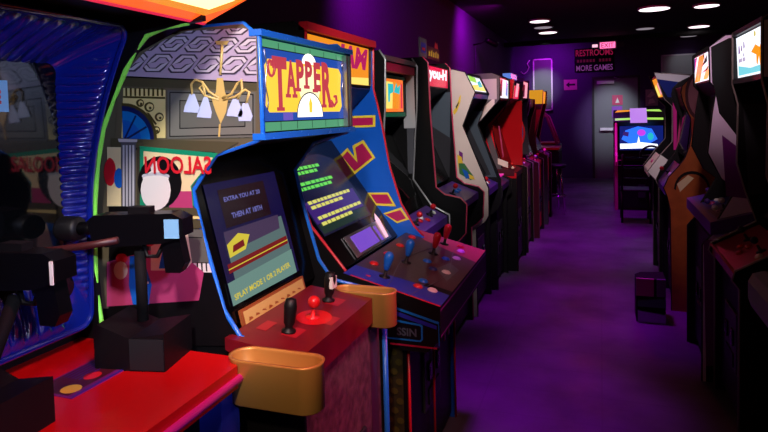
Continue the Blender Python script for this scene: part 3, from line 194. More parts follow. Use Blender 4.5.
DSIDE=[('white',[(-0.095,1.01),(-0.029,0.938),(0.07,1.119),(0.013,1.164)]),('col1',[(-0.035,1.9),(0.325,1.857),(0.325,1.822),(0.167,1.811),(-0.019,1.846)]),('magenta',[(0.111,1.645),(0.143,1.644),(0.143,1.209),(0.118,1.209)]),('cream',[(0.111,1.672),(0.246,1.667),(0.246,1.641),(0.111,1.645)]),('pink',[(0.175,1.564),(0.223,1.492),(0.167,1.209),(0.135,1.173)]),('navyd',[(-0.019,1.846),(0.167,1.811),(0.325,1.813),(0.325,1.665),(0.07,1.682)])]
# ---------------------------------------------------------------- art colours (prints)
for n,c in dict(ceil=(176,160,186),cdark=(60,52,66),clite=(196,188,200),cornice=(78,74,52),wall=(96,90,70),pan=(98,100,92),pan2=(112,114,105),
                yel=(226,214,140),olive=(74,66,30),cyan=(16,120,200),col1=(190,190,195),col2=(84,84,92),darkw=(62,56,44),green=(20,140,100),
                cream=(228,212,160),pink=(176,62,110),skin=(214,196,170),redp=(200,30,44),y=(230,200,60),m=(176,24,84),jblue=(14,84,190),
                brass=(205,178,104),shade=(190,205,240),lightpanel=(228,205,236),plum=(112,30,120),oval=(150,96,110),greenart=(60,120,70),
                maroon=(70,20,36),brownp=(58,40,44),pblue=(36,44,160),pred=(160,24,60),copper=(150,84,44),cobble=(52,44,30),lime=(110,230,60)).items():
    mat(n,c,.35)
mat('cushion_blue',(10,26,120),.16,coat=.8); mat('neon_trim',(136,240,84),.3); mat('blue_trim',(30,110,215),.25)
mat('silver_trim',(190,190,195),.3,.6); mat('red_trim',(190,24,40),.3); mat('pink_trim',(190,60,90),.3); mat('line_trim',(120,110,105),.4)
mat('brick_print',(88,60,70),.55,vary=.4,bscale=30,bump=.3); mat('white_side',(215,205,190),.45,vary=.06,bscale=4)
mat('red_side',(196,16,36),.3); mat('bluegrey',(70,84,92),.4); mat('panel_purple',(74,40,120),.35); mat('panel_red',(150,22,34),.3)
mat('tapper_red',(104,14,26),.3,vary=.2,bscale=9); mat('holder_gold',(196,146,74),.38,.35); mat('gunmetal',(5,5,8),.35,spec=.25); mat('boxgrey',(30,34,36),.4,spec=.3)
mat('gun_cyan',(120,180,215),.25)
# things that give off light
def em(n,c,s=1.): mat('e_'+n,c,.25,emis=s)
em('orange',(255,90,30),1.3); em('yw',(255,236,150),2.2); em('tbase',(255,206,60),1.15); em('tgreen',(92,176,130),.8); em('tblue',(24,84,190),.8); em('tpurple',(110,90,200),.9)
em('tred',(205,62,78),.9); em('tglow',(255,246,190),1.25); em('white',(255,252,240),1.6); em('jamor',(250,150,30),.95); em('jammag',(190,24,100),.85); em('pinkw',(255,190,215),1.2)
em('sgrey',(110,140,140),.55); em('sred',(150,26,30),.55); em('sblue',(24,18,90),.4); em('sdark',(44,14,30),.4); em('syel',(220,200,60),.9); em('slet',(120,120,200),.8); em('steel',(120,160,150),.7); em('spur',(90,70,110),.5)
em('jgreen',(110,230,90),.9); em('jyel',(230,225,110),.9); em('jnavy',(18,24,60),.6); em('jpur',(70,40,130),.7); em('jgrn',(30,60,50),.6); em('lens',(130,80,220),.8)
em('mor',(250,120,40),1.1); em('mred',(225,26,70),1.0); em('mteal',(40,190,200),1.0); em('myel',(250,225,110),1.1); em('mwhite',(235,240,250),1.15); em('mblue',(90,130,220),1.0); em('mpink',(250,160,180),1.1)
em('racer',(40,110,255),1.3); em('racew',(235,240,255),1.7); em('racep',(190,60,220),1.2); em('raced',(14,30,110),1.); em('magline',(215,20,150),1.0); em('lime',(170,230,90),1.); em('lav',(190,130,235),1.)
em('bw',(240,244,255),1.3); em('bteal',(120,210,225),1.1); em('bor',(250,150,10),1.1); em('bpur',(130,70,150),.9); em('exit',(255,110,170),1.6); em('lamp',(255,235,240),2.2); em('lampdim',(150,140,150),.8)
em('violet',(150,70,230),1.); em('cyan',(90,220,230),1.)
em('signred',(205,30,90),.35); em('signpink',(180,90,190),.3); em('signdim',(90,10,40),.5)

# ================================================================ SETTING
FY=14.5
fl=MB().box(-1.9,3.2,-1.5,FY+.05,-.05,0,'floor_mat') if False else None
def floor_mat():
    m=bpy.data.materials.new('floor_mat'); m.use_nodes=True; nt=m.node_tree; b=nt.nodes['Principled BSDF']
    tc=nt.nodes.new('ShaderNodeTexCoord'); n1=nt.nodes.new('ShaderNodeTexNoise'); n1.inputs['Scale'].default_value=1.7; n1.inputs['Detail'].default_value=8
    cr=nt.nodes.new('ShaderNodeValToRGB'); cr.color_ramp.elements[0].position=.3; cr.color_ramp.elements[0].color=(.03,.024,.035,1); cr.color_ramp.elements[1].position=.75; cr.color_ramp.elements[1].color=(.12,.10,.13,1)
    nt.links.new(tc.outputs['Object'],n1.inputs['Vector']); nt.links.new(n1.outputs['Fac'],cr.inputs['Fac'])
    # hairline joints between slabs
    br=nt.nodes.new('ShaderNodeTexBrick'); br.inputs['Scale'].default_value=.8; br.offset=0; br.inputs['Mortar Size'].default_value=.004
    br.inputs['Color1'].default_value=(1,1,1,1); br.inputs['Color2'].default_value=(.92,.92,.92,1); br.inputs['Mortar'].default_value=(.8,.8,.8,1)
    nt.links.new(tc.outputs['Object'],br.inputs['Vector'])
    mx=nt.nodes.new('ShaderNodeMix'); mx.data_type='RGBA'; mx.blend_type='MULTIPLY'; mx.inputs[0].default_value=1
    nt.links.new(cr.outputs[0],mx.inputs[6]); nt.links.new(br.outputs['Color'],mx.inputs[7]); nt.links.new(mx.outputs[2],b.inputs['Base Color'])
    n2=nt.nodes.new('ShaderNodeTexNoise'); n2.inputs['Scale'].default_value=5; n2.inputs['Detail'].default_value=6
    mr=nt.nodes.new('ShaderNodeMapRange'); mr.inputs['To Min'].default_value=.34; mr.inputs['To Max'].default_value=.68
    nt.links.new(tc.outputs['Object'],n2.inputs['Vector']); nt.links.new(n2.outputs['Fac'],mr.inputs['Value']); nt.links.new(mr.outputs[0],b.inputs['Roughness'])
    bp=nt.nodes.new('ShaderNodeBump'); bp.inputs['Strength'].default_value=.25; bp.inputs['Distance'].default_value=.01
    nt.links.new(n2.outputs['Fac'],bp.inputs['Height']); nt.links.new(bp.outputs[0],b.inputs['Normal'])
    MC['floor_mat']=m
floor_mat()
mat('wall_mat',(70,40,96),.75,bump=.3,bscale=30,vary=.08); mat('ceiling_mat',(12,11,13),.9,bump=.3,bscale=8); mat('door_grey',(120,124,128),.45,.15); mat('frame_mat',(40,38,44),.5)
mat('board_dark',(105,118,112),.5); mat('frame_white',(238,230,240),.4); mat('wall_black',(26,22,30),.8)
struct(MB().box(-1.9,3.2,-1.5,FY+.1,-.05,0,'floor_mat').build('floor'))
struct(MB().box(-1.9,3.2,-1.5,FY+.1,3.1,3.15,'ceiling_mat').build('ceiling'))
struct(MB().box(-2.0,-1.9,-1.5,FY+.1,0,3.1,'wall_mat').build('wall_left'))
struct(MB().box(3.2,3.3,-1.5,FY+.1,0,3.1,'wall_black').build('wall_right'))
w=MB()
w.box(-1.9,-.17,FY,FY+.1,0,3.1,'wall_mat'); w.box(.84,3.2,FY,FY+.1,0,3.1,'wall_mat'); w.box(-.17,.84,FY,FY+.1,2.31,3.1,'wall_mat')
struct(w.build('wall_back'))
struct(MB().box(-1.9,3.2,-1.6,-1.5,0,3.1,'wall_black').build('wall_front'))
d=struct(MB().box(-.12,.79,FY+.02,FY+.06,.005,2.26,'door_grey').build('door_1'))
fm=MB(); fm.box(-.17,-.12,FY-.02,FY+.08,0,2.31,'frame_mat'); fm.box(.79,.84,FY-.02,FY+.08,0,2.31,'frame_mat'); fm.box(-.12,.79,FY-.02,FY+.08,2.26,2.31,'frame_mat'); fm.build('door_frame',d)
pb=MB().box(0,.6,FY-.05,FY-.015,1.09,1.15,'frame_white'); pb.box(.02,.06,FY-.02,FY+.02,1.09,1.15,'frame_mat'); pb.box(.54,.58,FY-.02,FY+.02,1.09,1.15,'frame_mat'); pb.build('push_bar',d)
cl=MB().box(-.06,.3,FY-.05,FY+.02,2.14,2.21,'white').tube([(.28,FY-.03,2.2),(.42,FY-.05,2.24),(.3,FY-.02,2.28)],.012,'silver',6); cl.build('door_closer',d)
def notice(name,x0,x1,z0,z1,bg,items,label,cat,y=FY-.012):
    f=frame((x0,y,z0),(1,0,0),(0,0,1)); W=x1-x0; H=z1-z0
    mb=MB().slab(f,0,W,0,H,-.008,0,bg)
    for it in items:
        if it[0]=='t': mb.text(f,it[1],it[2]*W,it[3]*H,it[4]*H,it[6],w=it[5]*W,c=.002,bold=.012)
        else: mb.poly(f,[(a*W,b*H) for a,b in it[1]],it[2],.002)
    return tag(mb.build(name),label,cat)
mat('paper_pink',(225,120,175),.6); mat('ink',(24,12,30),.6); mat('sticker_red',(200,70,110),.5); mat('sticker_violet',(150,80,200),.5)
notice('arrow_sign',-.78,-.49,2.03,2.27,'paper_pink',[('p',[(.14,.5),(.42,.24),(.42,.42),(.86,.42),(.86,.6),(.42,.6),(.42,.78)],'ink')],'pink paper sign with a black left-pointing arrow on the purple wall','sign')
notice('restroom_sign',-.54,.31,2.42,2.96,'black_matte',[('t','RESTROOMS',.03,.68,.27,.94,'e_signred'),*[('p',[(.06+k*.08,.42),(.115+k*.08,.42),(.115+k*.08,.54),(.06+k*.08,.54)],'e_signdim') for k in range(11) if k!=6],('t','MORE GAMES',.04,.06,.24,.92,'e_signpink')],'dark hanging sign reading RESTROOMS in red and MORE GAMES in violet','sign')
notice('door_sticker',.26,.48,1.66,1.88,'sticker_red',[('p',[(.3,.2),(.7,.2),(.5,.75)],'white')],'small red warning sticker on the grey door, the upper one','sticker',y=FY+.01)
notice('door_sticker',.25,.47,1.38,1.63,'sticker_violet',[('p',[(.15,.15),(.85,.15),(.85,.6),(.15,.6)],'paper_pink')],'violet notice on the grey door below the red sticker','sticker',y=FY+.01)
notice('wall_poster',.95,1.2,1.62,1.98,'silver',[('p',[(.1,.55),(.5,.9),(.8,.7),(.4,.5)],'white'),('p',[(.2,.1),(.8,.2),(.6,.45),(.3,.4)],'white')],'crumpled silver foil poster on the back wall right of the door','poster')
def framed_board(x0,x1,z0,z1,label,m='board_dark'):
    r=empty('framed_board',(x0,FY-.02,z0),0,label,'board','framed boards on the back wall'); W=x1-x0;H=z1-z0
    MB().box(0,W,-.005,.015,0,H,m).build('board_surface',r)
    f=MB(); 
    for a in((0,.03,0,H),(W-.03,W,0,H),(0,W,0,.03),(0,W,H-.03,H)): f.box(a[0],a[1],-.02,-.005,a[2],a[3],'frame_white')
    f.build('board_frame',r)
framed_board(-1.47,-1.03,1.57,2.78,'tall dark board in a thin white frame at the left end of the back wall')
r=framed_board(1.26,2.2,2.2,2.72,'wide grey board in a thin frame at the right end of the back wall','col1')
# exit sign hung from the ceiling
r=empty('exit_sign',(.15,13.9,2.86),-.1,'glowing pink EXIT sign hanging from the ceiling before the grey door','sign')
b=MB().box(-.17,.2,-.03,.03,0,.17,'white'); b.build('sign_housing',r)
f=frame((-.14,-.031,.02),(1,0,0),(0,0,1)); MB().slab(f,0,.31,0,.13,-.001,.002,'e_exit').text(f,'EXIT',.03,.02,.09,'red',w=.25,c=.004).build('sign_face',r)
MB().box(-.3,-.19,-.02,.02,.06,.12,'e_pinkw').build('emergency_lamp',r); MB().box(.22,.34,-.02,.02,.04,.14,'grey').build('lamp_housing',r)
MB().tube([(0,0,.17),(0,0,.24)],.012,'grey').build('ceiling_mount',r)

# ceiling lights
lights=[(.78,10.0,.22,1,'large bright round ceiling light nearest the camera'),(1.5,10.1,.17,1,'bright round ceiling light right of the large one'),
        (-.93,12.0,.17,1,'bright round ceiling light over the left row, the farther lit one'),(-.94,10.4,.16,.7,'round ceiling light over the left row, nearest the camera'),
        (-.95,11.2,.16,0,'unlit round ceiling light between the two lit ones over the left row'),(.81,12.4,.16,0,'unlit round ceiling light behind the large bright one'),
        (1.75,12.65,.18,1,'bright round ceiling light above the right row'),(1.77,14.2,.16,.3,'dim round ceiling light against the back wall')]
for x,y,r_,k,lb in lights:
    r=empty('ceiling_light',(x,y,3.1),0,lb,'ceiling light','round ceiling lights')
    MB().lathe([(r_,-.001),(r_+.02,-.005),(r_+.02,-.03),(r_,-.035)],(0,0,0),'white' if k else 'grey',28).build('light_rim',r)
    MB().lathe([(.01,-.02),(r_*.98,-.02),(r_*.98,-.037),(.01,-.045)],(0,0,0),'e_lamp' if k>=.7 else 'e_lampdim',28).build('diffuser',r)
# security camera on the left wall
r=empty('security_camera',(-1.9,9.6,2.66),0,'black security camera on a thin bracket high on the purple left wall','camera')
MB().tube([(0,0,0),(.12,0,.02),(.22,0,.06)],.012,'black').build('bracket',r)
MB().lathe([(.03,0),(.05,.03),(.05,.2),(.055,.22),(.03,.22)],(.22,-.1,.06),'gunmetal',14,(.5,.6,-.25)).build('camera_body',r)
MB().tube([(.03,0,-.02),(.03,0,-.5)],.008,'wall_mat',6).build('cable_cover',r)
# decorative neon squiggle by the board
MB().tube([(-1.66,FY-.02,2.56),(-1.62,FY-.03,2.47),(-1.55,FY-.03,2.5),(-1.58,FY-.03,2.6),(-1.66,FY-.03,2.68),(-1.6,FY-.03,2.75)],.012,'frame_white',6)
o=MB().tube([(-1.75,FY-.03,2.5),(-1.68,FY-.03,2.44),(-1.6,FY-.03,2.5),(-1.56,FY-.03,2.6),(-1.6,FY-.03,2.68),(-1.54,FY-.03,2.76)],.012,'frame_white',6).build('wall_ornament')
tag(o,'small pale curly wire ornament on the back wall left of the framed board','ornament')
# ceiling duct / beams, dark
struct(MB().box(-1.9,3.2,7.0,7.25,2.98,3.1,'ceiling_mat').build('trim_1'))
struct(MB().tube([(-1.9,12.9,2.98),(3.2,12.9,2.98)],.05,'ceiling_mat',10).build('trim_2'))

em('amber',(235,160,30),.8)
# ================================================================ LEFT ROW
def coin_door(cab,x,zc,w=.3,h=.34,m='darkgrey',y=0):
    o=MB().bbox(x,x+.012,y-w/2,y+w/2,zc-h/2,zc+h/2,m,.004).build('coin_door',cab.root)
    for k in(-.07,.07):
        s=MB().bbox(x+.012,x+.022,y+k-.025,y+k+.025,zc-.02,zc+.06,'black_gloss',.003)
        s.box(x+.022,x+.024,y+k-.004,y+k+.004,zc,zc+.04,'silver').build('coin_slot',o)
    MB().box(x+.012,x+.018,y-.09,y+.09,zc-.13,zc-.06,'black').build('coin_return',o)
    return o
# ---- brass-railed bar game (second from the camera)
TW=.64; TX=-.78
prof=[(-.84,0),(0,0),(0,.80),(0,.85),(0,.93),(-.2,.965),(-.255,1.04),(-.315,1.25),(-.345,1.39),(-.26,1.495),(-.12,1.535),(-.104,1.55),(-.104,1.82),(-.15,1.86),(-.36,1.86),(-.52,1.80),(-.84,1.62)]
T=Cab('arcade_cabinet','bar-themed upright arcade cabinet with lit TAPPER marquee and saloon side art',(TX,1.77,0),0,TW,prof,'black','blue_trim',front=prof[3:15],trim_r=.008,t=.012)
f=frame((0,-TW/2,0),(1,0,0),(0,0,1))
a=art_print(MB(),f,[('wall',[(-.83,1.0),(-.26,1.04),(-.32,1.25),(-.347,1.39),(-.262,1.493),(-.12,1.537),(-.106,1.55),(-.106,1.82),(-.15,1.858),(-.36,1.858),(-.52,1.798),(-.83,1.62)])]+SIDE)
a.text(f,'SALOON',-.50,1.44,.052,'redp',w=.235,c=.012,mirror=True,bold=.02)
a.build('side_art',T.root)
L=MB(); k3=lambda p:(p[0],-TW/2-.004,p[1])
L.tube([k3(p) for p in CHAN['stem']],.004,'brass',6)
for n in('canopy','body','drop'): L.poly(f,CHAN[n],'brass',.006)
for n in('arm1','arm2','arm3','arm4'): L.tube([k3(p) for p in CHAN[n]],.004,'brass',6)
for n in('sh1','sh2','sh3','sh4'): L.poly(f,CHAN[n],'shade',.007)
L.build('lamp_print',T.root)
# marquee
def deco(mb,f,W,H):
    mb.slab(f,.004,W-.02,-.002,H+.004,0,.004,'e_tgreen')
    mb.poly(f,[(.012,.026),(W-.03,.026),(W-.03,H-.02),(.012,H-.02)],'e_tblue',.0045)
    mb.poly(f,[(.01,.024),(W-.02,.024),(W-.02,.027),(.01,.027)],'black',.005);mb.poly(f,[(.01,H-.021),(W-.02,H-.021),(W-.02,H-.018),(.01,H-.018)],'black',.005)
    for k in range(1,6): mb.poly(f,[(k*W/6,.0),(k*W/6+.003,.0),(k*W/6+.003,.025),(k*W/6,.025)],'black',.005).poly(f,[(k*W/6,H-.02),(k*W/6+.003,H-.02),(k*W/6+.003,H),(k*W/6,H)],'black',.005)
    mb.poly(f,[(.12,.028),(.18,.028),(.18,.05),(.12,.05)],'e_tpurple',.0048)
    x0,x1,z0,z1=.02,W-.065,.052,H-.05; r=.02
    pl=[(x0+r,z0),(x1-r,z0),(x1,z0+r),(x1-.008,(z0+z1)/2),(x1,z1-r),(x1-r,z1),(x0+r,z1),(x0,z1-r),(x0+.008,(z0+z1)/2),(x0,z0+r)]
    mb.poly(f,pl,'e_tbase',.0055)
    cx=W*.5-.01
    arc=lambda cx,cz,r,s:[(cx+r*math.cos(t),cz+s*r*math.sin(t)) for t in[PI*k/14 for k in range(15)]]
    mb.poly(f,arc(cx,.036,.095,.85),'e_sblue',.0058); mb.poly(f,arc(cx,.036,.09,.85),'e_white',.006); mb.poly(f,arc(cx,H-.05,.05,.7),'e_white',.006)
    mb.poly(f,[(cx+.075*math.cos(t),.135+.07*math.sin(t)) for t in[2*PI*k/24 for k in range(24)]],'e_tglow',.0057)
    mb.poly(f,[(cx-.01,.05),(cx+.01,.05),(cx+.012,.08),(cx,.1),(cx-.012,.08)],'e_tbase',.007)
    for x,ch,z,h,w_ in[(.06,'T',.06,.155,.085),(.14,'A',.10,.11,.062),(.205,'P',.12,.095,.052),(.264,'P',.13,.085,.052),(.325,'E',.12,.095,.052),(.386,'R',.07,.15,.078)]:
        mb.text(f,ch,x,z,h,'e_tred',w=w_,c=.0075,bold=.045)
        for s in((0,.33),(.67,1)) if ch in'AR' else ((.3,.7),) if ch=='T' else ((-.1,.45),): mb.poly(f,[(x+w_*s[0]-.006,z-.004),(x+w_*s[1]+.006,z-.004),(x+w_*s[1]+.006,z+.007),(x+w_*s[0]-.006,z+.007)],'e_tred',.0076)
    sp=[(.05+(.005+.003*t)*math.cos(t),.185+(.006+.0035*t)*math.sin(t)*1.3) for t in[k*.5 for k in range(14)]]
    mb.tube([f(a,b,.008) for a,b in sp],.0042,'e_tred',5)
    mb.tube([f(a,b,.008) for a,b in[(.455,.09),(.478,.072),(.50,.085),(.495,.108),(.48,.105)]],.005,'e_tred',5)
    for s in(.028,W-.05): mb.tube([f(s+.006*math.sin(k*1.1),.06+k*.017,.006) for k in range(11)],.0022,'silver',5)
T.part('marquee',(-.112,1.56),(-.112,1.815),'black',.02,deco)
fr_=MB()
for z in(1.545,1.832): fr_.box(-.13,-.09,-TW/2-.004,TW/2+.004,z-.009,z+.009,'blue_trim')
fr_.box(-.12,-.09,T.h-.05,T.h-.035,1.557,1.816,'silver').box(-.12,-.09,T.h-.02,T.h-.008,1.557,1.816,'silver')
fr_.build('marquee_frame',T.root)
T.part('speaker_panel',(-.36,1.50),(-.13,1.54),'black')
MB().box(-.84,-.12,-T.h,T.h,1.6,1.62,'black').box(-.84,-.15,-T.h,T.h,1.8,1.82,'black').build('marquee_box',T.root)
T.back([(-.84,1.6),(-.84,.02)])
# screen
bz,bf,W,H=T.strip('monitor_bezel',(-.27,.97),(-.40,1.50),'black_gloss')
bzo=bz.build('monitor_bezel',T.root)
sc=MB()
def grid_screen(mb,f,a0,a1,b0,b1,bulge,m,c=.004,sh=0):
    n=8; vs=[];fs=[]
    for i in range(n+1):
        for j in range(n+1):
            u=i/n*2-1; v=j/n*2-1
            vs.append(f(a0+(a1-a0)*i/n,b0+(b1-b0)*j/n,c+bulge*(1-u*u)*(1-v*v)))
    for i in range(n):
        for j in range(n): fs.append([i*(n+1)+j,(i+1)*(n+1)+j,(i+1)*(n+1)+j+1,i*(n+1)+j+1])
    mb.add(vs,fs,m,True)
bf0=bf
bf=lambda a,b,c=0: bf0(.075+(a-.07)*1.02,.055+(b-.04)*.83,c)
grid_screen(sc,bf,.07,.49,.04,.50,.0,'e_sblue')
def sp_(pts,m,c): sc.poly(bf,pts,m,c)
sp_([(.13,.32),(.40,.32),(.40,.47),(.13,.47)],'e_sdark',.005)
sp_([(.11,.05),(.47,.05),(.46,.30),(.11,.30)],'e_sgrey',.0052)
sp_([(.11,.23),(.43,.25),(.44,.31),(.11,.31)],'e_spur',.0054)
sp_([(.09,.155),(.46,.175),(.46,.21),(.09,.19)],'e_sred',.006); sp_([(.09,.168),(.46,.188),(.46,.192),(.09,.172)],'e_syel',.0062)
sp_([(.07,.04),(.47,.04),(.47,.145),(.07,.125)],'e_steel',.006)
sp_([(.11,.21),(.2,.22),(.24,.27),(.18,.29),(.11,.26)],'e_syel',.0064); sp_([(.13,.225),(.2,.235),(.2,.26),(.14,.25)],'e_sred',.0066)
sc.text(bf,'EXTRA YOU AT 20',.15,.42,.018,'e_slet',w=.21,c=.007,bold=.02).text(bf,'THEN AT 18TH',.17,.35,.022,'e_slet',w=.18,c=.007,bold=.02)
sc.text(bf,'SPLAY MODE 1 OR 2 PLAYER',.085,.055,.022,'e_syel',w=.35,c=.008,bold=.02,rot=.06)
sc.build('monitor',T.root); bf=bf0
MB().slab(bf,0,2*T.h,0,H,.018,.020,'screen_glass') if False else None
ip=MB().slab(bf,.09,.50,-.03,.035,.006,.016,'copper').poly(bf,[(.10,-.022),(.49,-.022),(.49,.027),(.10,.027)],'brass',.0165)
for k in range(9): ip.poly(bf,[(.12+k*.04,-.008+.004*(k%3)),(.145+k*.04,-.006),(.14+k*.04,.0),(.125+k*.04,.004)],'copper',.0168)
ip.build('instruction_plate',T.root)
ar=MB().slab(frame((-.36,T.h-.001,0),(1,0,0),(0,0,1)),.01,.1,1.17,1.25,0,.003,'copper')
ar.poly(frame((-.36,T.h-.001,0),(1,0,0),(0,0,1)),[(.02,1.19),(.09,1.18),(.08,1.23),(.04,1.24)],'brass',.0035)
# control panel
def deco(mb,f,W,L):
    for a,b,w_,h_ in((.10,.07,.07,.05),(.10,.17,.07,.035),(.40,.07,.07,.05),(.24,.02,.07,.03)):
        mb.poly(f,[(a,b),(a+w_,b),(a+w_,b+h_),(a,b+h_)],'panel_red',.001)
    mb.poly(f,[(.27+.065*math.cos(t),.095+.055*math.sin(t)) for t in[2*PI*k/24 for k in range(24)]],'red',.0015)
cpf=frame((.012,-TW/2-.03,.945),(0,1,0),(-.242,0,.03)); CW=TW-.09
mb=MB().prism([(.012,.855),(.012,.945),(-.23,.975),(-.23,.94),(-.05,.84)],-TW/2-.03,TW/2-.13,'tapper_red'); deco(mb,cpf,CW,.29)
cp=mb.build('control_panel',T.root)
stick(cpf,.27,.10,cp,'red',False,.05,.02,'red')
for a,b,c_ in((.13,.11,'black'),(.43,.12,'black')):
    n=cpf(0,0,1)-cpf(0,0,0)
    g=MB().lathe([(.022,0),(.022,.006),(.012,.01),(.012,.02),(.017,.03),(.02,.08),(.016,.1),(.002,.105)],cpf(a,b,0),c_,14,n).build('tap_handle',cp)
    MB().slab(frame(cpf(a-.018,b-.02,.05),(0,1,0),(0,0,1)),0,.036,0,.04,-.012,.0,'white').build('handle_label',g) if a>.3 else None
for nm,y0,y1 in(('a',-TW/2-.13,-TW/2-.032),('b',TW/2-.125,TW/2-.04)):
    # stadium shaped cup: outer and inner walls, rim
    yc=(y0+y1)/2; R=(y1-y0)/2; xa,xb=(-.17,.10) if nm=='a' else (-.15,.085)
    def ring(r,z): return [(xb-R+r*math.sin(t),yc-r*math.cos(t),z) for t in[PI*k/12 for k in range(13)]]+[(xa+R-r*math.sin(t),yc+r*math.cos(t),z) for t in[PI*k/12 for k in range(13)]]
    n=26; rs=[ring(R*.9,.835),ring(R,.84),ring(R,.955),ring(R+.003,.962),ring(R-.005,.962),ring(R-.007,.955),ring(R-.007,.85)]
    vs=[p for r_ in rs for p in r_]; fs=[[i*n+j,i*n+(j+1)%n,(i+1)*n+(j+1)%n,(i+1)*n+j] for i in range(6) for j in range(n)]
    fs+= [list(range(n-1,-1,-1)),[6*n+j for j in range(n)]]
    o=MB().add(vs,fs,'holder_gold',True).build('drink_holder',T.root)
# lower front: wide printed panel, darker post
fp,ff,W,H=T.strip('front_panel',(-.008,.03),(-.008,.84),'brick_print')
fp.poly(ff,[(W-.10,0),(W-.03,0),(W-.03,H),(W-.10,H)],'maroon',.001); fp.build('front_panel',T.root)
coin_door(T,-.008,.36,.26,.3)
MB().tube([(.012,TW/2-.01,0),(.012,TW/2-.01,.8)],.011,'blue_trim').build('edge_trim',T.root)

# ---- four-player basketball game
JX=-.73; JW=.80
prof=[(-.95,0),(0,0),(0,.70),(-.12,.90),(-.28,.95),(-.49,1.21),(-.66,1.42),(-.60,1.52),(-.45,1.70),(-.425,1.735),(-.41,1.955),(-.47,1.99),(-.95,1.99)]
prof=[(-.95,0),(0,0),(0,.72),(-.15,.95),(-.2,1.0),(-.27,1.12),(-.33,1.32),(-.36,1.5),(-.39,1.65),(-.41,1.735),(-.405,1.955),(-.45,1.99),(-.95,1.99)]
pn=[(-.95,0),(0,0),(0,.72),(-.15,.94),(-.25,.95),(-.41,1.14),(-.475,1.32),(-.47,1.45),(-.43,1.62),(-.41,1.735),(-.405,1.955),(-.45,1.99),(-.95,1.99)]
J=Cab('arcade_cabinet','four-player basketball arcade cabinet with blue zigzag sides and orange JAM marquee',(JX,2.62,0),0,JW,prof,'black','red_trim',front=prof[3:12],far='jblue',prof_near=pn)
art_print(MB(),frame((0,J.h,0),(1,0,0),(0,0,1)),[({'y':'y','m':'m'}[m],p) for m,p in JAMSIDE]).build('side_art',J.root)
# near side, lower half: pebbled print
art_print(MB(),frame((0,-JW/2,0),(1,0,0),(0,0,1)),[('cobble',[(-.9,.02),(-.015,.02),(-.015,.7),(-.9,.7)])]+[('brass' if 0 else 'olive',[(-.03-(i%9)*.045-(j%2)*.022+.016*math.cos(t),.05+j*.04+.014*math.sin(t)) for t in[2*PI*q/8 for q in range(8)]]) for j in range(16) for i in range(9)]).build('side_print',J.root)
def deco(mb,f,W,H):
    mb.slab(f,.012,W-.012,.01,H-.01,0,.004,'e_jamor')
    mb.poly(f,[(.01,.01),(W-.01,.01),(W-.01,.05),(.01,.03)],'e_yw' if 0 else 'e_myel',.0045)
    mb.text(f,'JAM',.30,.055,.14,'e_jammag',w=.40,c=.006,bold=.05,shear=.2)
    mb.poly(f,[(W-.05,.01),(W-.012,.01),(W-.012,H-.01),(W-.05,H-.01)],'silver',.007)
J.part('marquee',(-.42,1.74),(-.414,1.95),'black',.02,deco)
o=MB().box(-.43,-.39,-JW/2,JW/2,1.95,1.985,'red_trim').build('marquee_rail',J.root)
J.part('speaker_panel',(-.66,1.50),(-.42,1.73),'navy'); J.back([(-.46,1.985),(-.94,1.985),(-.94,.02)])
bz,bf,W,H=J.strip('b',(-.29,.95),(-.66,1.46),'black_gloss'); bz.build('monitor_bezel',J.root)
sc=MB(); sc.poly(bf,[(.06,.16),(.62,.16),(.64,.3),(.62,.52),(.5,.56),(.16,.56),(.07,.52),(.05,.3)],'e_jnavy',.004)
sc.poly(bf,[(.065,.22),(.6,.22),(.61,.33),(.065,.33)],'e_jpur',.005); sc.poly(bf,[(.07,.17),(.6,.17),(.6,.215),(.07,.215)],'e_jgrn',.005)
def rows(z,w_,m,x0=.10,h=.016):
    x=x0
    while x<x0+w_:
        l=random.uniform(.025,.05); sc.poly(bf,[(x,z),(x+l,z),(x+l,z+h),(x,z+h)],m,.0075); x+=l+.008
for z,w_,m in((.49,.30,'e_jgreen'),(.465,.27,'e_jgreen'),(.41,.36,'e_jgreen'),(.385,.3,'e_jgreen'),(.315,.46,'e_jyel'),(.29,.3,'e_jyel'),(.235,.46,'e_jyel'),(.205,.32,'e_jyel')): rows(z,w_,m)
sc.build('monitor',J.root)
pl=MB().slab(bf,.20,.66,.01,.12,.004,.01,'silver').slab(bf,.25,.5,.022,.108,.01,.012,'e_lens').slab(bf,.53,.56,.02,.1,.01,.012,'e_lens')
pl.poly(bf,[(.58,.02),(.62,.02),(.65,.12),(.64,.16),(.60,.13)],'e_pinkw',.014)
pl.build('instruction_card',J.root)
# wide four-player panel
PW=.97; y0,y1=-.45,.51
cpf=frame((.155,y0,.862),(0,1,0),(-.40,0,.105))
mb=MB().prism([(.155,.735),(.155,.862),(-.245,.967),(-.245,.9),(0,.68),(.1,.68)],y0,y1,'black')
A=lambda pts,m,c=.0012: mb.poly(cpf,pts,m,c)
A([(0,0),(.15,0),(.16,.14),(.13,.41),(0,.41)],'pblue',.0019); A([(.0,.13),(.30,.10),(.96,.20),(.96,.41),(0,.41)],'brownp',.0014); A([(.42,0),(.96,0),(.96,.22),(.42,.16)],'maroon',.0016)
A([(.70,0),(.96,0),(.96,.4),(.8,.3)],'pred',.0018); A([(.2,0),(.42,0),(.42,.14),(.2,.12)],'maroon',.0016); A([(0,0),(.012,0),(.012,.38),(0,.38)],'red',.0022)
for z in(.10,.25): mb.tube([cpf(k*.096,z+.03*math.sin(k*.7+z*20),.003) for k in range(11)],.0012,'col2',5)
A([(.3,.05),(.5,.04),(.56,.1),(.42,.13)],'col2',.0022)
fs_=frame((0,y0,0),(1,0,0),(0,0,1))
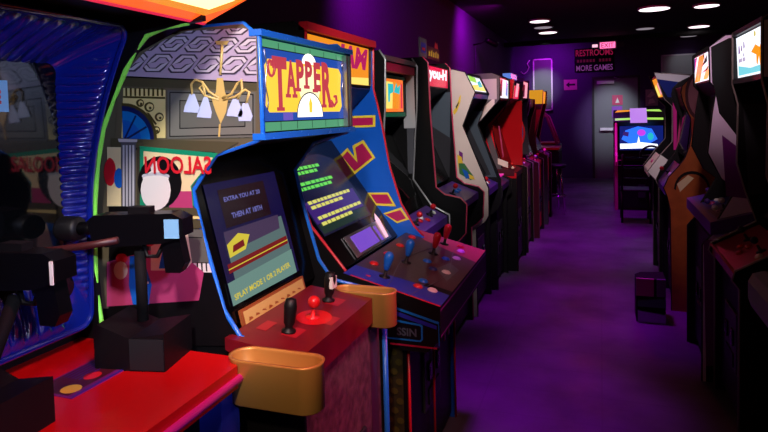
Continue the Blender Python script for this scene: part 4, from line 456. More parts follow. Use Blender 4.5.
mb.poly(fs_,[(-.2,.895),(.15,.805),(.15,.795),(-.2,.885)],'cyan',.001); mb.poly(fs_,[(-.2,.88),(.14,.79),(.14,.775),(-.2,.86)],'pblue',.001); mb.poly(fs_,[(-.05,.705),(.14,.705),(.14,.698),(-.05,.698)],'pred',.001)
mb.poly(fs_,[(.147,.71),(.15,.71),(.15,.80),(.147,.80)],'cyan',.001)
mb.poly(fs_,[(-.14,.72),(.075,.72),(.085,.73),(.085,.785),(.075,.79),(-.14,.81)],'cyan',.001); mb.poly(fs_,[(-.14,.727),(.073,.727),(.078,.732),(.078,.78),(.07,.783),(-.14,.80)],'black',.0014)
mb.text(fs_,'SSIN',-.02,.738,.032,'bluegrey',w=.08,c=.002,bold=.03)
ff=frame((.155,y0,.735),(0,1,0),(0,0,1)); mb.poly(ff,[(0,.11),(.96,.11),(.96,.118),(0,.118)],'plum',.001).poly(ff,[(0,.01),(.96,.01),(.96,.016),(0,.016)],'plum',.001)
cp=mb.build('control_panel',J.root)
for a,b,m in((.11,.27,'blue'),(.37,.26,'blue'),(.62,.20,'red'),(.84,.20,'red')): stick(cpf,a,b,cp,m,True,.085,.019)
for a,b,m in((.13,.13,'red'),(.21,.13,'blue'),(.14,.07,'white'),(.40,.14,'navy'),(.41,.08,'white'),(.48,.19,'blue'),(.66,.09,'white'),(.60,.13,'blue'),(.22,.36,'red'),(.40,.36,'red'),(.58,.36,'red'),(.78,.36,'red'),(.88,.12,'red'),(.8,.1,'white')): button(cpf,a,b,cp,m,.017,.01)
fp,ff,W,H=J.strip('f',(-.015,.03),(-.015,.72),'black')
fp.build('front_panel',J.root)
st=MB()
for y in(-JW/2+.01,-.02,JW/2-.01): st.tube([(.006,y,.0),(.006,y,.70)],.006,'red_trim',6)
st.build('front_stripes',J.root)
coin_door(J,-.015,.42,.28,.3)
for k in(-.04,.04): MB().box(.012,.018,.19+k-.012,.19+k+.012,.5,.56,'red').build('coin_button',J.root)

# ---- generic machines further down the left row
def machine(label,Xf,y0,w,prof,mq,scr,cpn,side='black',trim='line_trim',deco=None,panel_m='darkgrey',front_m='black',sidepr=None,inner=None,flip=False,coins=True,far='black',group=None,trimfront=None,marq_m='black',sticks=((.3,.5,'red'),),buttons=((.5,.5,'white'),(.6,.5,'white'),(.7,.5,'red')),scr_deco=None,rail=None,bez='black_gloss'):
    c=Cab('arcade_cabinet',label,(Xf,y0+w/2,0),PI if flip else 0,w,prof,side,trim,front=trimfront or prof[1:-1],far=far)
    if mq:
        c.part('marquee',mq[0],mq[1],marq_m,.02,deco)
    bzm,bf,W,H=c.strip('x',scr[0],scr[1],bez)
    bzm.build('monitor_bezel',c.root)
    m=MB(); m.slab(bf,W*.1,W*.9,H*.14,H*.9,0,.004,'screen_glass')
    if scr_deco: scr_deco(m,bf,W,H)
    m.build('monitor',c.root)
    if mq: c.part('speaker_panel',scr[1],mq[0],'black')
    top=prof[-1]
    # control panel
    (px,pz),(qx,qz)=cpn
    mb=MB().prism([(px,pz-.05),(px,pz),(qx,qz),(qx,qz-.04)],-c.h,c.h,panel_m)
    cpf=frame((px,-c.h,pz),(0,1,0),(qx-px,0,qz-pz)); L=math.hypot(qx-px,qz-pz)
    cp=mb.build('control_panel',c.root)
    for a,b,mm in sticks: stick(cpf,a*2*c.h,b*L,cp,mm,False,.07,.018)
    for a,b,mm in buttons: button(cpf,a*2*c.h,b*L,cp,mm)
    fx=min(-.03,prof[1][0]-.03); fp,ff,W2,H2=c.strip('f',(fx,.06),(fx,pz-.06),front_m); fp.build('front_panel',c.root)
    if coins: coin_door(c,fx,.42,.28,.3)
    c.back([(mq[1] if mq else scr[1]),(prof[-1][0]+.01,prof[-1][1]-.01),(prof[-1][0]+.01,.02)])
    if sidepr: art_print(MB(),frame((0,-w/2,0),(1,0,0),(0,0,1)) if not flip else frame((0,w/2,0),(-1,0,0),(0,0,1)),sidepr,k=1).build('side_art',c.root)
    if inner:
        art_print(MB(),frame((0,c.h,0),(1,0,0),(0,0,1)) if not flip else frame((0,-c.h,0),(-1,0,0),(0,0,1)),inner).build('inner_art',c.root)
    return c
# fourth: black cabinet with silver frame and orange marquee
def deco4(mb,f,W,H):
    mb.slab(f,.0,W-.08,.03,H-.02,0,.004,'e_mor')
    mb.slab(f,.02,W-.06,.0,.025,0,.012,'green').slab(f,.02,W-.06,H-.02,H,0,.012,'green')
    mb.poly(f,[(.0,.05),(.3,.05),(.32,.21),(.0,.22)],'e_myel',.005)
    mb.poly(f,[(.3,.05),(.42,.05),(.45,.2),(.34,.22)],'e_jamor',.005)
    mb.poly(f,[(.12,.12),(.16,.12),(.17,.2),(.11,.2)],'e_mteal',.007).poly(f,[(.125,.08),(.155,.08),(.155,.105),(.125,.105)],'e_mteal',.007).poly(f,[(.22,.09),(.25,.09),(.26,.14),(.32,.15),(.32,.2),(.22,.2)],'e_mteal',.007).poly(f,[(.33,.15),(.44,.14),(.46,.2),(.40,.18),(.38,.21)],'e_mteal',.007)
    mb.poly(f,[(.46,.05),(.5,.05),(.5,.2),(.47,.22)],'e_mred',.006)
prof=[(-.85,0),(-.17,0),(-.17,.78),(-.15,.84),(-.15,.93),(-.27,.99),(-.39,1.16),(-.37,1.45),(-.355,1.62),(-.345,1.90),(-.38,1.955),(-.85,1.965)]
m4=machine('black arcade cabinet with silver inner frame and orange and yellow marquee with teal figures',-.78,3.16,.64,prof,((-.42,1.58),(-.42,1.83)),((-.32,.99),(-.55,1.52)),((-.16,.925),(-.30,.99)),'black','silver_trim',deco4,'panel_purple',
    sticks=((.2,.5,'red'),(.7,.5,'red')),buttons=((.35,.5,'red'),(.45,.6,'white'),(.5,.35,'red'),(.85,.5,'white')))
MB().box(-.44,-.36,-.30,.30,1.845,1.895,'pred').box(-.44,-.35,-.30,.30,1.9,1.93,'silver').build('header_panel',m4.root)
fi=frame((0,m4.h-.001,0),(1,0,0),(0,0,1))
MB().poly(fi,[(-.44,1.5),(-.36,1.5),(-.365,1.9),(-.44,1.93)],'col1',.002).poly(fi,[(-.42,1.2),(-.385,1.2),(-.37,1.5),(-.42,1.5)],'col2',.002).build('inner_art',m4.root)
# fifth: black with pink edges, red marquee
def deco5(mb,f,W,H):
    mb.slab(f,.02,W-.02,.01,H-.01,0,.004,'e_mred')
    mb.text(f,'you-H',.04,.04,.10,'e_mwhite',w=.5,c=.006,bold=.06)
prof=[(-.75,0),(-.10,0),(-.10,.72),(-.055,.75),(-.01,.80),(0,.99),(-.04,1.03),(-.146,1.05),(-.207,1.10),(-.236,1.6),(-.243,1.93),(-.28,1.97),(-.75,1.97)]
m5=machine('black arcade cabinet with pink edge trim and white lettering on a red marquee',-.83,3.86,.64,prof,((-.26,1.77),(-.255,1.925)),((-.26,1.09),(-.5,1.62)),((-.04,.99),(-.24,1.07)),'black','pink_trim',deco5,'panel_purple',coins=True,
    inner=[('bluegrey',[(-.26,1.1),(-.24,1.75),(-.6,1.75),(-.6,1.3)]),('darkgrey',[(-.26,1.1),(-.245,1.4),(-.4,1.5),(-.5,1.3)])],sticks=((.3,.5,'red'),),buttons=((.5,.5,'blue'),(.65,.5,'violet' if 0 else 'blue')))
r=empty('marquee_topper',(-1.15,3.98,1.985),0,'small upright topper card with red and yellow lettering on the pink-edged black cabinet','sign')
tf=frame((0,0,0),(0,1,0),(0,0,1)); mb=MB().slab(tf,-.02,.15,0,.13,-.01,0,'col2').poly(tf,[(.0,.03),(.12,.03),(.12,.1),(.0,.1)],'pblue',.001).poly(tf,[(.02,.045),(.1,.045),(.1,.065),(.02,.065)],'redp',.002)
mb.build('emblem_card',r)
mb=MB().slab(tf,.17,.5,0,.09,-.01,0,'maroon').text(tf,'GAME ON',.19,.02,.04,'yellow',w=.28,c=.002,bold=.03) if 0 else MB().slab(tf,.17,.5,0,.09,-.01,0,'maroon')
for k in range(5): mb.poly(tf,[(.19+k*.06,.02),(.23+k*.06,.02),(.235+k*.06,.05+.02*(k%2)),(.2+k*.06,.06)],'yellow',.001)
mb.poly(tf,[(.36,.09),(.46,.09),(.44,.14),(.41,.12),(.38,.14)],'redp',.001); mb.build('title_card',r)
# sixth: white sides with slanted head
def deco6(mb,f,W,H):
    mb.slab(f,.02,W-.02,.015,H-.015,0,.004,'e_mwhite')
    mb.poly(f,[(.03,.02),(W-.03,.02),(W-.03,.09),(.03,.06)],'e_myel',.005).poly(f,[(.05,.1),(.3,.09),(.35,.14),(.08,.15)],'e_lime',.006).poly(f,[(.3,.05),(.5,.06),(.5,.12),(.35,.1)],'e_mteal',.006).poly(f,[(.02,.015),(.04,.015),(.04,.16),(.02,.16)],'e_mred',.007)
X6=-.81
prof=[(-.75,0),(-.10,0),(-.10,.69),(-.02,.76),(0,.80),(0,1.01),(-.19,1.49),(-.09,1.745),(-.165,1.90),(-.26,1.925),(-.75,1.925)]
m6=machine('white-sided arcade cabinet with a forward-leaning head and banana mark on its side',X6,4.56,.62,prof,((-.10,1.745),(-.17,1.89)),((-.12,1.06),(-.34,1.47)),((-.02,.98),(-.13,1.03)),'white_side','black',deco6,'panel_purple',
    sidepr=[('y',[(-.262,1.60),(-.235,1.64),(-.205,1.72),(-.195,1.73),(-.20,1.68),(-.225,1.61),(-.25,1.575)]),('olive',[(-.235,1.62),(-.215,1.66),(-.213,1.68),(-.24,1.64)]),
      ('plum',[(-.22,1.30),(-.19,1.28),(-.19,1.22),(-.22,1.2)]),('y',[(-.235,1.27),(-.2,1.25),(-.19,1.2),(-.225,1.16)]),('greenart',[(-.225,1.2),(-.18,1.2),(-.11,1.1),(-.13,1.07),(-.22,1.12)]),('blue',[(-.20,1.16),(-.16,1.14),(-.13,1.09),(-.17,1.08)]),('y',[(-.15,1.12),(-.11,1.1),(-.1,1.075),(-.14,1.08)])],
    inner=[('bluegrey',[(-.03,1.03),(-.19,1.48),(-.14,1.6),(-.4,1.6),(-.4,1.4),(-.2,1.03)]),('darkgrey',[(-.08,1.05),(-.3,1.55),(-.4,1.5),(-.2,1.03)])],bez='black_gloss')
MB().box(-.16,-.095,-.30,.30,1.70,1.735,'blue').build('marquee_rail',m6.root)
# seventh: silver head
def deco7(mb,f,W,H):
    mb.slab(f,.02,W-.02,.015,H-.015,0,.004,'e_mwhite').poly(f,[(.05,.03),(.16,.03),(.2,.18),(.08,.18)],'col2',.005).poly(f,[(.4,.05),(.5,.03),(.52,.15),(.42,.18)],'e_mblue',.005)
prof=[(-.8,0),(-.05,0),(-.05,.75),(0,.80),(0,.93),(-.17,1.0),(-.27,1.12),(-.24,1.45),(-.10,1.60),(-.01,1.70),(-.005,1.90),(-.07,1.93),(-.8,1.93)]
m7=machine('silver-grey arcade cabinet with a bright silver marquee behind the white-sided one',-.82,5.3,.62,prof,((-.02,1.70),(-.015,1.90)),((-.19,1.02),(-.4,1.58)),((-.02,.92),(-.18,1.0)),'grey','black',deco7,'panel_purple',
   sidepr=[('white',[(-.30,1.42),(-.24,1.45),(-.05,1.66),(-.05,1.72),(-.30,1.50)]),('col1',[(-.8,1.7),(-.03,1.7),(-.03,1.88),(-.8,1.88)]),('black',[(-.8,0),(-.05,0),(-.05,.75),(0,.8),(0,.92),(-.22,1.05),(-.3,1.2),(-.8,1.2)])])
MB().box(-.12,-.03,-.2,.02,1.0,1.012,'e_magline').build('lit_card',m7.root)
# eighth: red
def deco8(mb,f,W,H):
    mb.slab(f,.02,W-.02,.01,H-.01,0,.004,'e_mred').poly(f,[(.03,.02),(.22,.02),(.2,.15),(.03,.15)],'e_myel',.005).poly(f,[(.36,.03),(.56,.03),(.56,.17),(.36,.17)],'e_mpink',.005)
prof=[(-.8,0),(0,0),(0,.92),(0,.98),(-.15,1.02),(-.19,1.16),(-.24,1.46),(-.12,1.60),(-.08,1.70),(-.03,1.72),(-.01,1.90),(-.08,1.91),(-.8,1.91)]
m8=machine('tall red arcade cabinet with a thin painted highlight and small blue topper',-.78,5.98,.7,prof,((-.06,1.71),(-.04,1.86)),((-.14,1.03),(-.3,1.55)),((-.02,.97),(-.16,1.02)),'red_side','black',deco8,'maroon',
   sidepr=[('col2',[(-.34,1.53),(-.30,1.55),(-.13,.98),(-.2,.98)]),('pink',[(-.17,1.45),(-.155,1.45),(-.12,1.15),(-.13,1.13)]),('maroon',[(-.2,1.02),(-.02,1.02),(-.02,.95),(-.2,.95)]),('white',[(-.18,1.13),(-.08,1.09),(-.08,1.03),(-.18,1.07)]),('black',[(-.8,0),(-.0,0),(-.0,.93),(-.8,.93)])],inner=[('red_side',[(-.02,1.0),(-.3,1.0),(-.3,1.7),(-.02,1.7)])],front_m='black')  # the pink sliver paints a highlight onto the red side
tp=MB().box(-.12,-.04,-.34,.1,1.915,1.965,'e_mblue').build('topper',m8.root)
# ninth: grey with blue oval
def deco9(mb,f,W,H): mb.slab(f,.02,W-.02,.01,H-.01,0,.004,'e_mpink').poly(f,[(.03,.02),(.3,.02),(.3,.16),(.03,.16)],'col1',.005)
prof=[(-.75,0),(0,0),(0,.85),(.0,.96),(-.14,1.02),(-.17,1.2),(-.1,1.5),(-.04,1.73),(-.03,1.95),(-.75,1.95)]
m9=machine('grey arcade cabinet with a blue oval on its side beyond the red one',-.77,6.8,.62,prof,((-.06,1.73),(-.045,1.93)),((-.13,1.03),(-.3,1.6)),((-.02,.95),(-.14,1.01)),'grey','line_trim',deco9,'maroon',
   sidepr=[('black',[(-.75,0),(0,0),(0,.96),(-.14,1.02),(-.75,1.02)]),('redp',[(-.02+.075*math.cos(t)-.07,1.35+.16*math.sin(t)) for t in[2*PI*k/18 for k in range(18)]]),('blue',[(-.09+.055*math.cos(t),1.35+.14*math.sin(t)) for t in[2*PI*k/18 for k in range(18)]])],front_m='maroon',inner=[('bluegrey',[(-.04,1.05),(-.3,1.1),(-.3,1.6),(-.06,1.7)])])
# tenth: dark brown
prof=[(-.7,0),(0,0),(0,.85),(.0,.94),(-.14,1.0),(-.2,1.2),(-.14,1.5),(-.1,1.62),(-.1,1.74),(-.7,1.76)]
def deco10(mb,f,W,H): mb.slab(f,.02,W-.02,.01,H-.01,0,.004,'maroon')
m10=machine('short dark brown arcade cabinet with red-lit control panel',-.72,7.6,.64,prof,((-.12,1.63),(-.11,1.74)),((-.13,1.01),(-.3,1.55)),((-.02,.93),(-.14,.99)),'maroon','line_trim',deco10,'panel_red',front_m='red_side',sticks=((.2,.5,'white'),(.7,.5,'red')),buttons=((.35,.5,'red'),(.45,.5,'e_magline'),(.9,.5,'blue')))
# eleventh: yellow head, green body
def deco11(mb,f,W,H): mb.slab(f,.01,W-.01,.005,H-.005,0,.004,'e_jamor').poly(f,[(.2,.01),(.3,.01),(.3,.18),(.2,.18)],'e_mor',.005)
mat('amber_side',(235,165,40),.35); mat('green_side',(70,100,80),.4)
prof=[(-.7,0),(0,0),(0,.85),(.0,.96),(-.14,1.02),(-.16,1.2),(-.1,1.5),(-.06,1.67),(-.05,1.87),(-.7,1.88)]
m11=machine('green arcade cabinet with a glowing yellow head below the framed dark board',-.69,8.55,.64,prof,((-.08,1.68),(-.065,1.86)),((-.13,1.03),(-.3,1.6)),((-.02,.95),(-.14,1.01)),'green_side','line_trim',deco11,'plum',front_m='orange_wood',
   sidepr=[('e_amber',[(-.7,1.68),(-.06,1.68),(-.05,1.87),(-.7,1.87)]),('pink',[(-.17,1.25),(-.1,1.5),(-.07,1.6),(-.14,1.6)])],sticks=((.3,.5,'e_magline'),))
# magenta-lit tube pedestal game and table beyond
r=empty('pinball_machine',(-.62,10.2,0),0,'low black pinball table with chrome legs near the far end of the left row','pinball machine')
MB().prism([(-1.2,.82),(0,.72),(0,.92),(-.05,.95),(-1.2,1.06)],-.32,.32,'black').build('table_body',r)
MB().box(-1.18,-.1,-.28,.28,1.0,1.01,'screen_glass',T=lambda x,y,z:(x,y,z-(x+1.2)*.09+.045)).build('playfield_glass',r)
MB().box(-.35,.005,-.33,.33,.955,.985,'red').build('lockdown_bar',r)
MB().bbox(-1.25,-1.05,-.34,.34,1.08,1.62,'black',.01).box(-1.05,-1.045,-.3,.3,1.15,1.58,'plum').build('backbox',r)
for x in(-1.15,-.04):
    for y in(-.3,.3): MB().tube([(x,y,.8),(x+(.03 if x>-.5 else -.03),y,.0)],.02,'chrome',8).build('leg',r)
r=empty('bar_stool',(-.64,9.5,0),0,'chrome-legged stool with a round dark seat at the far end of the left row','stool')
MB().lathe([(.13,0),(.15,.01),(.155,.04),(.14,.06),(.01,.065)],(0,0,.70),'black',20).build('seat',r)
for k in range(4):
    a=PI/4+k*PI/2; MB().tube([(.09*math.cos(a),.09*math.sin(a),.70),(.18*math.cos(a),.18*math.sin(a),0)],.012,'chrome',8).build('leg',r)
MB().tube([(.145*math.cos(t),.145*math.sin(t),.28) for t in[2*PI*k/20 for k in range(21)]],.008,'chrome',6,False).build('foot_ring',r)
r=empty('pedestal_game',(-.95,11.8,0),0,'dark pedestal game with a magenta tilted tube frame before the back wall','arcade cabinet')
MB().bbox(-.3,.25,-.3,.3,0,.95,'black',.02).build('body',r)
MB().tube([(.2,-.28,.95),(.02,-.28,1.45),(-.1,-.28,1.55)],.025,'magenta').build('frame_tube',r)
MB().tube([(.2,.28,.95),(.02,.28,1.45),(-.1,.28,1.55)],.025,'magenta').build('frame_tube',r)
MB().box(-.25,.2,-.28,.28,.95,.98,'panel_red').build('control_panel',r)
# ================================================================ RIGHT ROW
mat('darkred',(50,12,14),.5); mat('redp2',(140,36,26),.4); mat('plum2',(120,50,130),.4); mat('navyd',(16,34,110),.35); mat('line_white',(170,168,172),.4)
# nearest on the right: only the rounded end of its control panel shows
prof=[(-.8,0),(-.10,0),(-.10,.8),(-.02,.86),(-.02,1.0),(-.15,1.05),(-.25,1.2),(-.2,1.7),(-.2,1.95),(-.8,1.95)]
mF=machine('arcade cabinet at the right frame edge showing only a rounded grey panel end',.60,1.80,.64,prof,((-.22,1.72),(-.22,1.93)),((-.18,1.06),(-.35,1.6)),((-.04,.98),(-.15,1.04)),'black','line_trim',None,'grey',flip=True)
pts=[(.03,.84),(.03,.98),(.005,1.01),(-.2,1.03),(-.2,.84),(-.1,.80),(0,.80)]
MB().prism([(.09,.87),(.10,.90),(.10,.96),(.085,.99),(.05,1.0),(-.15,1.0),(-.15,.82),(.05,.84)],-.34,.33,'grey').build('panel_bumper',mF.root)
# B
def decoB(mb,f,W,H):
    mb.slab(f,.0,W-.015,.008,H-.008,0,.004,'e_bw')
    mb.poly(f,[(.03,.018),(W-.02,.018),(W-.02,.05),(.3,.045),(.03,.07)],'e_bteal',.005)
    mb.poly(f,[(.33,.12),(.42,.15),(.5,.13),(.57,.18),(.56,.10),(.52,.10),(.54,.05),(.5,.035),(.48,.09),(.45,.05),(.43,.06),(.43,.10),(.38,.11)],'e_bor',.006)
    mb.poly(f,[(.42+.018*math.cos(t),.2+.014*math.sin(t)) for t in[2*PI*k/12 for k in range(12)]],'e_yw' if 0 else 'e_syel',.006)
    for x,z,w_,h_ in((.05,.13,.04,.05),(.11,.14,.03,.035),(.17,.15,.03,.04),(.16,.11,.025,.02)): mb.poly(f,[(x,z),(x+w_,z+.006),(x+w_*.7,z+h_),(x+w_*.2,z+h_*.8)],'e_bpur',.006)
    [mb.poly(f,[(x,.085),(x+.02,.088),(x+.022,.108),(x+.003,.104)],'e_bpur',.006) for x in(.05,.08,.11,.15,.18)]
prof=[(-.8,0),(0,0),(0,.75),(.03,.79),(.02,.83),(-.2,.96),(-.146,1.13),(-.106,1.28),(-.11,1.6),(-.084,1.71),(-.083,1.98),(-.17,2.03),(-.8,2.03)]
mB=machine('large black arcade cabinet with white and teal lit marquee showing an orange figure',.60,3.1,.65,prof,((-.11,1.735),(-.10,1.965)),((-.21,1.0),(-.32,1.66)),((.015,.82),(-.21,.945)),'black','line_trim',decoB,'panel_red',flip=True,
   sidepr=[('col1',[(.087,1.72),(.3,1.72),(.3,1.99),(.087,1.97)])],inner=[('darkgrey',[(.16,1.1),(.13,1.6),(.4,1.6),(.5,1.2)])],marq_m='darkgrey',
   sticks=((.3,.6,'black'),(.75,.6,'black')),buttons=((.4,.4,'red'),(.5,.5,'red'),(.85,.5,'white'),(.55,.3,'red')))
MB().tube([(.02,-.32,.825),(.02,.32,.825)],.008,'red_trim').build('panel_edge',mB.root)
MB().box(-.12,-.08,-.32,.32,1.965,1.99,'darkgrey').box(-.12,-.08,-.32,.32,1.71,1.735,'darkgrey').build('marquee_rail',mB.root)
# A
def decoA(mb,f,W,H):
    mb.slab(f,.0,W-.03,.012,H-.012,0,.004,'e_bw')
    mb.poly(f,[(.0,.015),(.2,.17),(.42,.17),(.22,.015)],'e_bor',.005).poly(f,[(.34,.02),(.5,.1),(.56,.05),(.5,.02)],'e_syel',.005); mb.poly(f,[(.0,.07),(.13,.17),(.0,.17)],'e_bpur',.0052)
    mb.poly(f,[(.3,.10),(.5,.16),(.5,.12)],'ink',.0056).poly(f,[(.28,.06),(.55,.09),(.5,.07)],'ink',.0056).poly(f,[(.35,.17),(.42,.13),(.4,.17)],'ink',.0056)
    mb.poly(f,[(.1,.02),(.16,.07),(.2,.02)],'e_syel',.0054)
prof=[(-.75,0),(.009,0),(.009,.80),(-.04,.86),(-.06,.93),(-.16,1.12),(-.085,1.185),(-.018,1.33),(-.04,1.555),(-.06,1.69),(-.028,1.73),(-.022,1.925),(-.10,1.985),(-.75,1.98)]
mA=machine('black arcade cabinet with pale violet side patches and a yellow and purple lit marquee',.56,3.82,.64,prof,((-.036,1.735),(-.031,1.92)),((-.18,1.14),(-.09,1.66)),((-.06,.90),(-.17,.97)),'lightpanel','black',decoA,'panel_purple',flip=True,sidepr=ASIDE,
   sticks=((.25,.5,'purple'),(.7,.5,'white')),buttons=((.4,.5,'white'),(.5,.6,'red'),(.85,.5,'white'),(.9,.3,'pink'),(.6,.3,'purple')))
# the wide panel bolted on in front
o=MB().prism([(-.02,.87),(-.02,.94),(-.27,1.01),(-.27,.92)],-.61,.37,'panel_purple'); cpf=frame((-.02,-.61,.94),(0,1,0),(-.25,0,.07))
o.poly(cpf,[(.0,0),(.98,0),(.98,.03),(.0,.03)],'plum',.001).poly(cpf,[(.1,.06),(.5,.05),(.55,.2),(.15,.22)],'pblue',.001).poly(cpf,[(.6,.04),(.9,.05),(.95,.2),(.62,.22)],'maroon',.001)
wp=o.build('player_panel',mA.root)
for a_,b_,m_ in((.25,.12,'purple'),(.72,.12,'white')): stick(cpf,a_,b_,wp,m_,False,.07,.018)
for a_,b_,m_ in((.35,.14,'white'),(.42,.1,'pink'),(.48,.15,'purple'),(.8,.14,'white'),(.86,.1,'pink'),(.9,.17,'white'),(.1,.2,'red')): button(cpf,a_,b_,wp,m_)
# C
prof=[(-.8,0),(0,0),(.008,.80),(.03,.90),(.055,.965),(.02,1.05),(-.04,1.12),(-.09,1.19),(-.127,1.29),(-.140,1.40),(-.137,1.50),(-.10,1.58),(-.078,1.64),(-.066,1.70),(-.075,1.75),(-.12,1.80),(-.20,1.84),(-.8,1.85)]
mC=machine('curvy arcade cabinet with orange wood side, black border and a pinkish oval',.52,5.1,.65,prof,((-.12,1.60),(-.085,1.75)),((-.11,1.2),(-.15,1.56)),((.045,.955),(-.08,1.13)),'orange_wood','black',None,'panel_purple',flip=True,sidepr=CSIDE)
# D
def decoD(mb,f,W,H): mb.slab(f,.03,W-.03,.02,H-.02,0,.004,'e_jamor').poly(f,[(.05,.03),(.3,.03),(.25,.15),(.05,.12)],'e_myel',.005).poly(f,[(.35,.04),(.55,.06),(.5,.16),(.38,.15)],'e_mpink',.005)
prof=[(-.8,0),(0,0),(0,.88),(.029,.938),(.095,1.01),(-.013,1.164),(-.11,1.28),(-.11,1.6),(-.045,1.67),(.035,1.90),(-.25,1.87),(-.8,1.84)]
mD=machine('blue-sided arcade cabinet with a leaning lit marquee and a white wedge panel end',.5,5.92,.64,prof,((-.055,1.67),(.015,1.88)),((-.13,1.2),(-.22,1.62)),((.085,1.01),(-.02,1.15)),'black','line_trim',decoD,'white',flip=True,sidepr=DSIDE,sticks=(),buttons=((.5,.5,'magenta'),))
# E
prof=[(-.8,0),(0,0),(0,.9),(.05,.95),(.05,1.0),(-.06,1.1),(-.08,1.4),(-.03,1.62),(-.03,1.75),(-.8,1.75)]
mE=machine('black arcade cabinet with magenta side stripes farthest along the right row',.68,6.75,.62,prof,((-.06,1.62),(-.05,1.73)),((-.08,1.1),(-.2,1.55)),((.04,1.0),(-.06,1.08)),'black','pink_trim',None,'magenta',flip=True,
   sidepr=[('magenta',[(.0,.1),(.05,.1),(.05,.88),(.0,.88)]),('magenta',[(.1,1.1),(.13,1.1),(.08,1.6),(.05,1.6)]),('cream',[(.04,1.64),(.3,1.64),(.3,1.68),(.04,1.68)]),('pink',[(.14,1.7),(.3,1.7),(.3,1.75),(.14,1.75)])])
# pedal box at the foot of the curvy cabinet
r=empty('foot_pedal_box',(.385,5.0,0),0,'low floor pedal unit with magenta and pale metal plates by the right row','pedal box')
MB().prism([(-.14,0),(.06,0),(.06,.33),(-.1,.32),(-.14,.30)],-.22,.0,'black_matte').build('housing',r)
MB().box(-.14,-.02,-.235,-.22,.20,.33,'magenta').build('side_plate',r)
MB().box(0,.06,-.235,-.22,.2,.33,'plum').build('side_plate',r)
MB().prism([(-.13,.165),(.06,.19),(.06,.12),(-.13,.12)],-.24,-.22,'bluegrey').build('pedal',r)
MB().prism([(-.13,.0),(.06,.0),(.06,.07),(-.13,.09)],-.24,-.22,'silver').build('pedal',r)

# ---- racing game at the end of the aisle, facing the camera
r=empty('racing_cabinet',(.60,10.0,0),0,'magenta-framed racing arcade cabinet with a bright blue screen at the end of the aisle','arcade cabinet')
w=.39
def TY(x,y,z): return (x,y,z)
for sg in(-1,1):
    x0,x1=(-w,-w+.045) if sg<0 else (w-.045,w)
    mb=MB(); pr=[(0,.0),(.9,0),(.9,1.5),(.25,1.52),(.10,1.36),(.06,.9),(-.05,.85),(-.05,.7),(0,.6)]
    n=len(pr); vs=[(x0,a,b) for a,b in pr]+[(x1,a,b) for a,b in pr]
    mb.add(vs,[list(range(n)),list(range(2*n-1,n-1,-1))]+[[i,(i+1)%n,(i+1)%n+n,i+n] for i in range(n)],'magenta').build('side_panel',r)
    MB().tube([((x0+x1)/2,a-.012,b) for a,b in[(-.05,.76),(-.05,.85),(.06,.9),(.10,1.36)]],.010,'e_magline',6).build('light_strip',r)
MB().box(-w+.045,w-.045,.2,.85,.0,1.45,'black').build('cabinet_body',r)
ff=frame((-w+.045,.14,.90),(1,0,0),(0,.06,.5)); W=2*w-.09
mb=MB().slab(ff,0,W,0,.46,-.04,0,'black_gloss').slab(ff,.035,W-.03,.03,.43,0,.004,'e_raced')
S=lambda p,m,c: mb.poly(ff,p,m,c)
S([(.06,.2),(.2,.12),(.45,.12),(.58,.2),(.5,.36),(.3,.4),(.12,.34)],'e_racer',.005); S([(.04,.05),(.58,.06),(.58,.12),(.35,.15),(.2,.13),(.04,.13)],'e_racew',.006)
S([(.35+.06*math.cos(t),.3+.05*math.sin(t)) for t in[2*PI*k/16 for k in range(16)]],'e_racep',.007); S([(.48+.045*math.cos(t),.24+.06*math.sin(t)) for t in[2*PI*k/12 for k in range(12)]],'e_cyan' if 0 else 'e_mteal',.0065)
S([(.08,.26),(.16,.24),(.17,.31),(.09,.32)],'e_jpur',.0066); S([(.28,.1),(.31,.25),(.34,.1)],'e_racew',.0068)
mb.build('monitor',r)
vf=frame((-w-.01,.06,1.38),(1,0,0),(0,.16,.2)); W=2*w+.02
mb=MB().slab(vf,0,W,0,.23,-.12,0,'black')
mb.poly(vf,[(.02,.18),(.3,.2),(.3,.225),(.06,.225)],'e_jamor',.002).poly(vf,[(.42,.2),(.7,.18),(.66,.225),(.42,.225)],'e_lime',.002).poly(vf,[(.02,.02),(.28,.03),(.28,.07),(.02,.06)],'e_lime',.002).poly(vf,[(.44,.03),(.71,.02),(.71,.06),(.44,.07)],'e_lime',.002)
mb.slab(vf,.24,.48,-.03,.25,0,.01,'e_lav'); mb.build('marquee',r)
MB().box(-w+.045,w-.045,-.05,.2,.68,.84,'black_gloss').box(-w+.05,w-.05,-.056,-.05,.78,.79,'magenta').box(-w+.05,w-.05,-.056,-.05,.70,.708,'plum').build('dashboard',r)
sw=MB().tube([(.12+.15*math.cos(t),-.14-.05*math.sin(t),.86+.15*math.sin(t)) for t in[2*PI*k/24 for k in range(25)]],.018,'black',8,False)
sw.tube([(.12,-.02,.80),(.12,-.14,.86)],.03,'black').tube([(-.02,-.14,.86),(.26,-.14,.86)],.014,'black',6); sw.build('steering_wheel',r)
MB().box(-w+.05,w-.05,.02,.2,.0,.68,'black').box(-.05,.05,.0,.02,.2,.4,'darkgrey').build('front_panel',r)
MB().bbox(.36,.40,.0,.25,.55,.75,'sticker_violet' if 0 else 'plum').build('card_reader',r)
r=empty('wooden_chair',(.46,9.1,0),0,'dark slat-backed chair standing before the magenta racing cabinet','chair')
MB().bbox(-.2,.2,-.18,.22,.43,.46,'black',.01).build('seat',r)
for x in(-.18,.18):
    MB().tube([(x,.19,.44),(x,.2,0)],.016,'black').build('leg',r); MB().tube([(x,-.16,.44),(x,-.2,0)],.016,'black').build('leg',r)
bk=MB()
for x in(-.18,.18): bk.tube([(x,-.17,.45),(x,-.2,.7),(x*.95,-.24,.95)],.016,'black')
